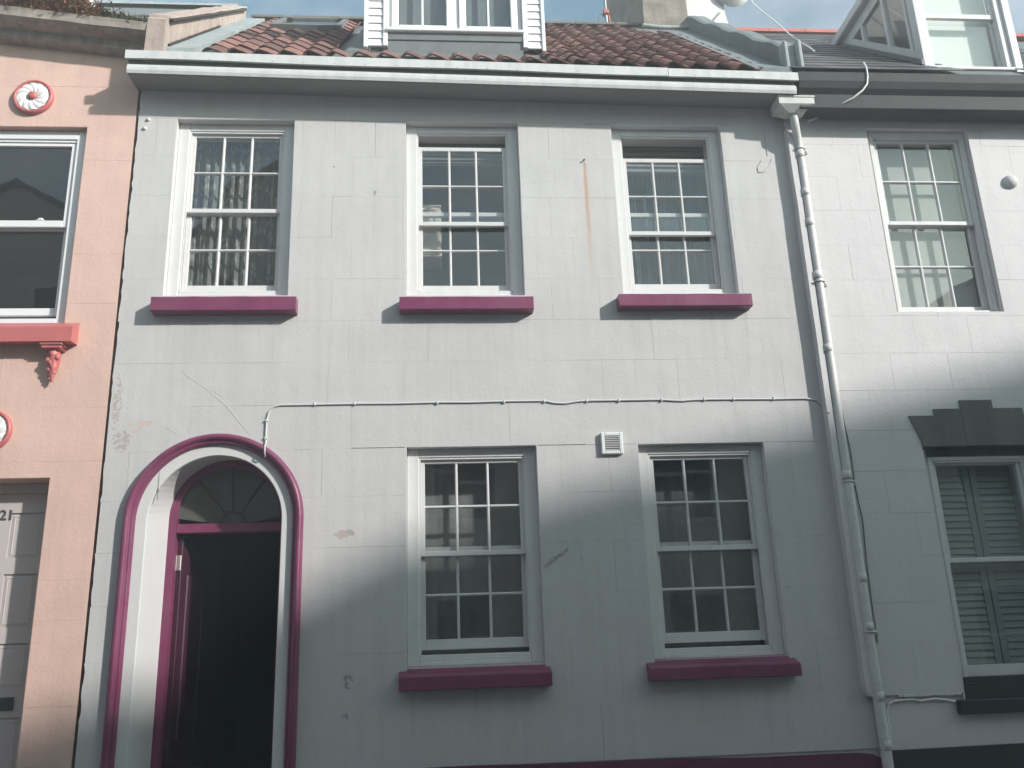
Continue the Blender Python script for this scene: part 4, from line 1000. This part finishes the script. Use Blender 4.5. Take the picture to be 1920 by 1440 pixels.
# cream box added to imitate a pale reflection in the middle upstairs window's left panes
mb = MB(); mb.box(-.575, .062, .27, .52, 4.86, 5.325, .006)
for z in (4.875, 5.07, 5.12, 5.27): mb.box(-.56, .050, .258, .272, z, z+.040, .004)
mb.box(-.56, -.52, .2585, .272, 4.92, 5.27); mb.box(.012, .050, .2585, .272, 4.92, 5.27)
tag(mb.build('reflection_box', M['cream']), 'added cream panelled box imitating a reflection in the left panes of the middle upstairs window', 'reflection')
for x0, x1, z0, z1, lab in ((-.12, .60, 5.66, 5.88, 'folded grey blind above the slightly lowered sash of the middle upstairs window'), (1.56, 2.29, 5.60, 5.88, 'folded grey blind in the open gap at the top of the right upstairs window')):
    mb = MB(); n = 5; h = (z1-z0)/n
    for k in range(n): mb.prism([(.232, z0+h*k), (.214+.004*(k % 2), z0+h*k+.010), (.236, z0+h*k+h-.003), (.244, z0+h*k+h-.003), (.240, z0+h*k)], 'x', x0, x1)
    tag(mb.build('folded_blind', M['fold']), lab, 'blind')
# downpipe between grey and white houses
PXc, PYc = 3.004, -.068
dp = root('downpipe', 'white painted downpipe with angular hopper between the grey and white houses', 'downpipe', (PXc, PYc, .1))
mb = MB()
mb.tube([(2.958, -.150, 5.93), (2.960, -.148, 5.86), (2.980, -.110, 5.79), (2.998, -.078, 5.73), (3.003, PYc, 5.62), (3.006, PYc, 4.5)], .033, 14); mb.tube([(3.006, PYc, 4.5), (3.004, PYc, 3.0), (3.002, PYc, 2.9)], .0335, 14, False); mb.tube([(3.002, PYc, 2.9), (2.995, PYc, 1.9), (3.0, PYc, .1)], .037, 14)
mb.build('pipe', M['pipe'], dp)
mb = MB()
def frus(x0, x1, y0, y1, z, X0, X1, Y0, Y1, Z):
    mb.add([(x0, y0, z), (x1, y0, z), (x1, y1, z), (x0, y1, z), (X0, Y0, Z), (X1, Y0, Z), (X1, Y1, Z), (X0, Y1, Z)], [(0, 3, 2, 1), (4, 5, 6, 7), (0, 1, 5, 4), (1, 2, 6, 5), (2, 3, 7, 6), (3, 0, 4, 7)])
frus(2.905, 3.015, -.195, -.105, 5.930, 2.812, 3.108, -.245, -.055, 5.985); frus(2.812, 3.108, -.245, -.055, 5.9852, 2.812, 3.108, -.245, -.055, 6.045); frus(2.806, 3.114, -.251, -.05, 6.0452, 2.806, 3.114, -.251, -.05, 6.058)
mb.build('hopper_head', M['pipe'], dp)
for z, rr in ((5.62, .0365), (5.27, .0352), (5.00, .0352), (4.54, .0368), (3.93, .0352), (2.94, .0395), (2.20, .0385), (1.86, .0395), (1.40, .0385), (1.085, .0385)):
    MB().lathe([(rr-.006, -.030), (rr, -.028), (rr, .028), (rr-.006, .030)], (PXc-.004, PYc, z), 'z', 16).build('collar', M['pipe'], dp); MB().lathe([(rr-.004, -.0335), (rr+.0012, -.033), (rr+.0012, -.0285), (rr-.004, -.028)], (PXc-.004, PYc, z), 'z', 16).build('pipe_joint', M['dirt'], dp)
for z in (5.66, 4.475, 2.885, 1.82):
    mb = MB(); mb.box(2.962, 3.085, -.042, -.028, z-.018, z+.018, .003); mb.tube([(2.968, -.06, z), (2.965, PYc-.026, z+.003), (3.004, PYc-.041, z+.003), (3.042, PYc-.026, z+.003), (3.044, -.045, z)], .007, 6); mb.lathe([(.009, -.042), (.007, -.050), (0, -.051)], (3.070, 0, z), 'y', 8); mb.build('bracket', M['pipe'], dp)
# cable clipped across the grey house
cpts = [(-1.212, 3.265), (-1.214, 3.34), (-1.213, 3.43), (-1.198, 3.50), (-1.165, 3.537), (-1.12, 3.548), (-.876, 3.548), (-.588, 3.551), (-.30, 3.549), (.013, 3.554), (.25, 3.551), (.504, 3.556), (.802, 3.556), (.88, 3.538), (.96, 3.534), (1.06, 3.549), (1.121, 3.553), (1.363, 3.553), (1.687, 3.554), (1.77, 3.546), (1.849, 3.543), (1.93, 3.549), (2.013, 3.551), (2.239, 3.551), (2.548, 3.548), (2.80, 3.549), (2.88, 3.535), (2.918, 3.50)]
cab = root('clipped_cable', 'thin grey painted cable clipped across the wall above the ground floor windows', 'cable', (.9, 0, 3.55))
mb = MB(); mb.tube([(x, -.0075, z) for x, z in cpts]+[(2.926, -.03, 3.46), (2.93, -.085, 3.41)], .0068, 8)
mb.tube([(-1.212, -.0075, 3.265), (-1.208, -.06, 3.225), (-1.206, -.068, 3.19), (-1.206, -.050, 3.165), (-1.206, .0, 3.15), (-1.206, .03, 3.10)], .0055, 6); mb.build('cable', M['paintcable'], cab)
for x in (-.876, -.588, .013, .504, .802, 1.121, 1.363, 1.687, 2.013, 2.239, 2.548):
    z = 3.553; MB().box(x-.007, x+.007, -.018, .0, z-.014, z+.012, .003).build('cable_clip', M['paintcable'], cab)
for z in (3.43, 3.30): MB().box(-1.226, -1.200, -.018, .0, z-.007, z+.007, .003).build('cable_clip', M['paintcable'], cab)
# thin dark cable down the pipe
tag(MB().tube([(3.050, -.036, 3.50), (3.062, -.036, 3.30), (3.075, -.036, 3.12), (3.070, -.036, 2.9), (3.078, -.036, 2.75), (3.09, -.036, 2.62), (3.072, -.036, 2.3), (3.066, -.036, 2.0), (3.066, -.036, 1.75)], .0042, 6).build('dark_cable', M['blackcable']), 'thin dark cable running down beside the white downpipe', 'cable')
# white cable from the white house eave, and the one below the render lip
tag(MB().tube([(3.575, -.255, 6.38), (3.572, -.291, 6.31), (3.568, -.294, 6.22), (3.555, -.290, 6.15), (3.51, -.285, 6.09), (3.43, -.27, 6.03), (3.33, -.22, 5.99), (3.22, -.12, 5.965), (3.12, -.045, 5.945)], .0075, 7).build('white_cable', M['whitecable']), 'white cable looping down over the black eave of the white house', 'cable')
tag(MB().tube([(3.062, -.020, 1.06), (3.066, -.018, 1.30), (3.095, -.019, 1.350), (3.14, -.019, 1.364), (3.26, -.019, 1.370), (3.32, -.019, 1.357), (3.42, -.019, 1.367), (3.50, -.019, 1.357), (3.57, -.019, 1.343)], .0085, 7).build('white_cable', M['whitecable']), 'white painted cable running under the lower render edge beside the plinth', 'cable')
# loop of wire beside the hopper
tag(MB().tube([(2.752, -.003, 5.86), (2.758, -.003, 5.74), (2.756, -.004, 5.64), (2.70, -.004, 5.60), (2.655, -.004, 5.53), (2.66, -.004, 5.49), (2.71, -.004, 5.495), (2.765, -.004, 5.56), (2.79, -.003, 5.62)], .003, 5).build('wire_loop', M['paintcable']), 'thin loop of wire on the grey wall below the hopper', 'wire')
# aerial mast at the ridge
am = root('aerial_mast', 'rusty aerial mast with cable coil on the grey roof ridge', 'aerial', (2.02, 2.35, 8.78))
mb = MB(); mb.tube([(2.03, 2.36, 8.76), (2.025, 2.36, 9.8)], .018, 8); mb.build('mast', M['metal'], am)
mb = MB(); mb.box(1.995, 2.06, 2.32, 2.40, 8.94, 9.0, .008); mb.tube([(1.97, 2.36, 8.76), (2.02, 2.36, 8.80), (2.08, 2.36, 8.76)], .02, 7); mb.tube([(2.06, 2.36, 8.94), (2.075, 2.36, 8.78)], .012, 6); mb.build('clamp', M['redridge'], am)
mb = MB(); mb.tube([(1.985+.05*math.cos(R(a)), 2.35, 8.87+.075*math.sin(R(a))) for a in range(20, 341, 20)], .006, 6); mb.build('cable_coil', M['blackcable'], am)
# satellite dish
sd = root('satellite_dish', 'grey satellite dish on the white chimney with white cable hanging down', 'satellite dish', (3.45, 2.28, 9.2))
mb = MB(); n = 24; vs = []; fs = []
for j in range(6):
    r = .30*j/5
    for k in range(n):
        a = 2*math.pi*k/n; vs.append((3.53+r*math.cos(a)*.8, 2.16+.35*r*r/.30, 9.315+r*math.sin(a)))
for j in range(5):
    for k in range(n): fs.append((j*n+k, j*n+(k+1) % n, (j+1)*n+(k+1) % n, (j+1)*n+k))
mb.add(vs, fs, True); mb.build('dish', M['metal'], sd)
mb = MB(); mb.tube([(3.53, 2.17, 9.05), (3.62, 2.0, 9.02), (3.655, 1.9, 8.98)], .012, 7); mb.tube([(3.50, 2.18, 9.3), (3.42, 2.35, 9.3)], .018, 7); mb.build('arm', M['metal'], sd)
mb = MB(); mb.tube([(3.635, 1.93, 9.0), (3.69, 1.86, 8.90)], [.026, .032], 10); mb.build('receiver', M['lead'], sd)
mb = MB(); mb.tube([(3.60, 1.98, 9.06), (3.55, 1.85, 8.85), (3.53, 1.7, 8.6), (3.53, 1.5, 8.33), (3.56, 1.3, 8.05), (3.56, 1.0, 7.65), (3.52, .7, 7.32), (3.45, .4, 7.03), (3.40, .2, 6.83)], .007, 6); mb.build('cable', M['whitecable'], sd)

# ================================================================== terrace across the street (behind the camera: it shades the lower wall and mirrors in the panes)
def opposite(x0, x1, top, m, label, nwin, floors=3, Y=-8.2):
    h = root('terraced_house', label, 'house', ((x0+x1)/2, Y, 0))
    y1 = Y
    mb = MB(); mb.prism([(x0, 0), (x1, 0)]+top, 'y', y1-8, y1); mb.build('wall', m, h)
    mb = MB()
    for k in range(len(top)-1):
        a, b = top[k], top[k+1]
        mb.add([(a[0], y1+.12, a[1]+.02), (b[0], y1+.12, b[1]+.02), (b[0], y1-8.1, b[1]+.02), (a[0], y1-8.1, a[1]+.02), (a[0], y1+.12, a[1]+.10), (b[0], y1+.12, b[1]+.10), (b[0], y1-8.1, b[1]+.10), (a[0], y1-8.1, a[1]+.10)], [(0, 1, 2, 3), (4, 7, 6, 5), (0, 4, 5, 1), (1, 5, 6, 2), (2, 6, 7, 3), (3, 7, 4, 0)])
    mb.build('roof', M['opp_roof'], h)
    for f_ in range(floors):
        for i in range(nwin):
            xc = x0+(x1-x0)*(i+.5)/nwin; z0 = 1.3+2.7*f_
            mb = MB(); 
            for a in ((xc-.55, xc-.47, z0, z0+1.6), (xc+.47, xc+.55, z0, z0+1.6), (xc-.47, xc+.47, z0+1.52, z0+1.6), (xc-.47, xc+.47, z0, z0+.08), (xc-.47, xc+.47, z0+.77, z0+.83)): mb.box(a[0], a[1], y1, y1+.05, a[2], a[3])
            w_ = mb.build('window', M['white'], h); MB().box(xc-.47, xc+.47, y1+.001, y1+.02, z0+.08, z0+1.52).build('pane', M['dark_plinth'], w_)
    return h
opposite(-14, -9.2, [(-9.2, 7.6), (-14, 7.6)], M['opp2'], 'cream house across the street, left of the twin gables', 3, 2)
opposite(-9.2, -5.1, [(-5.1, 9.0), (-7.1, 10.1), (-9.2, 9.0)], M['opp1'], 'left gabled house across the street, mirrored in the pink house window', 2)
opposite(-5.1, -.6, [(-.6, 8.4), (-2.9, 10.3), (-5.1, 8.4)], M['opp1'], 'right gabled house across the street, mirrored in the left upstairs window', 2)
opposite(-.6, 5.0, [(5.0, 7.4), (-.6, 7.4)], M['opp2'], 'flat fronted cream house facing the grey house across the street', 3, 2)
opposite(5.0, 27.0, [(27.0, 7.14), (16.2, 10.02), (10.3, 8.45), (8.6, 7.52), (5.0, 6.6)], M['opp1'], 'long low gabled house across the street whose roof shades the lower walls', 8, 2)

# ------------------------------------------------------------------ scattering volume added to imitate lens glare
HZ = .0165
hm = bpy.data.materials.new('glare_haze'); hm.use_nodes = True; ht_ = hm.node_tree; ht_.nodes.clear()
ho = ht_.nodes.new('ShaderNodeOutputMaterial'); hv = ht_.nodes.new('ShaderNodeVolumePrincipled')
hv.inputs['Color'].default_value = (.97, .97, .98, 1); hv.inputs['Density'].default_value = HZ
ht_.links.new(hv.outputs[0], ho.inputs['Volume'])
tag(MB().box(-130, 130, -130, 130, -1.6, 11.2).build('lens_glare_haze', hm), kind='stuff')
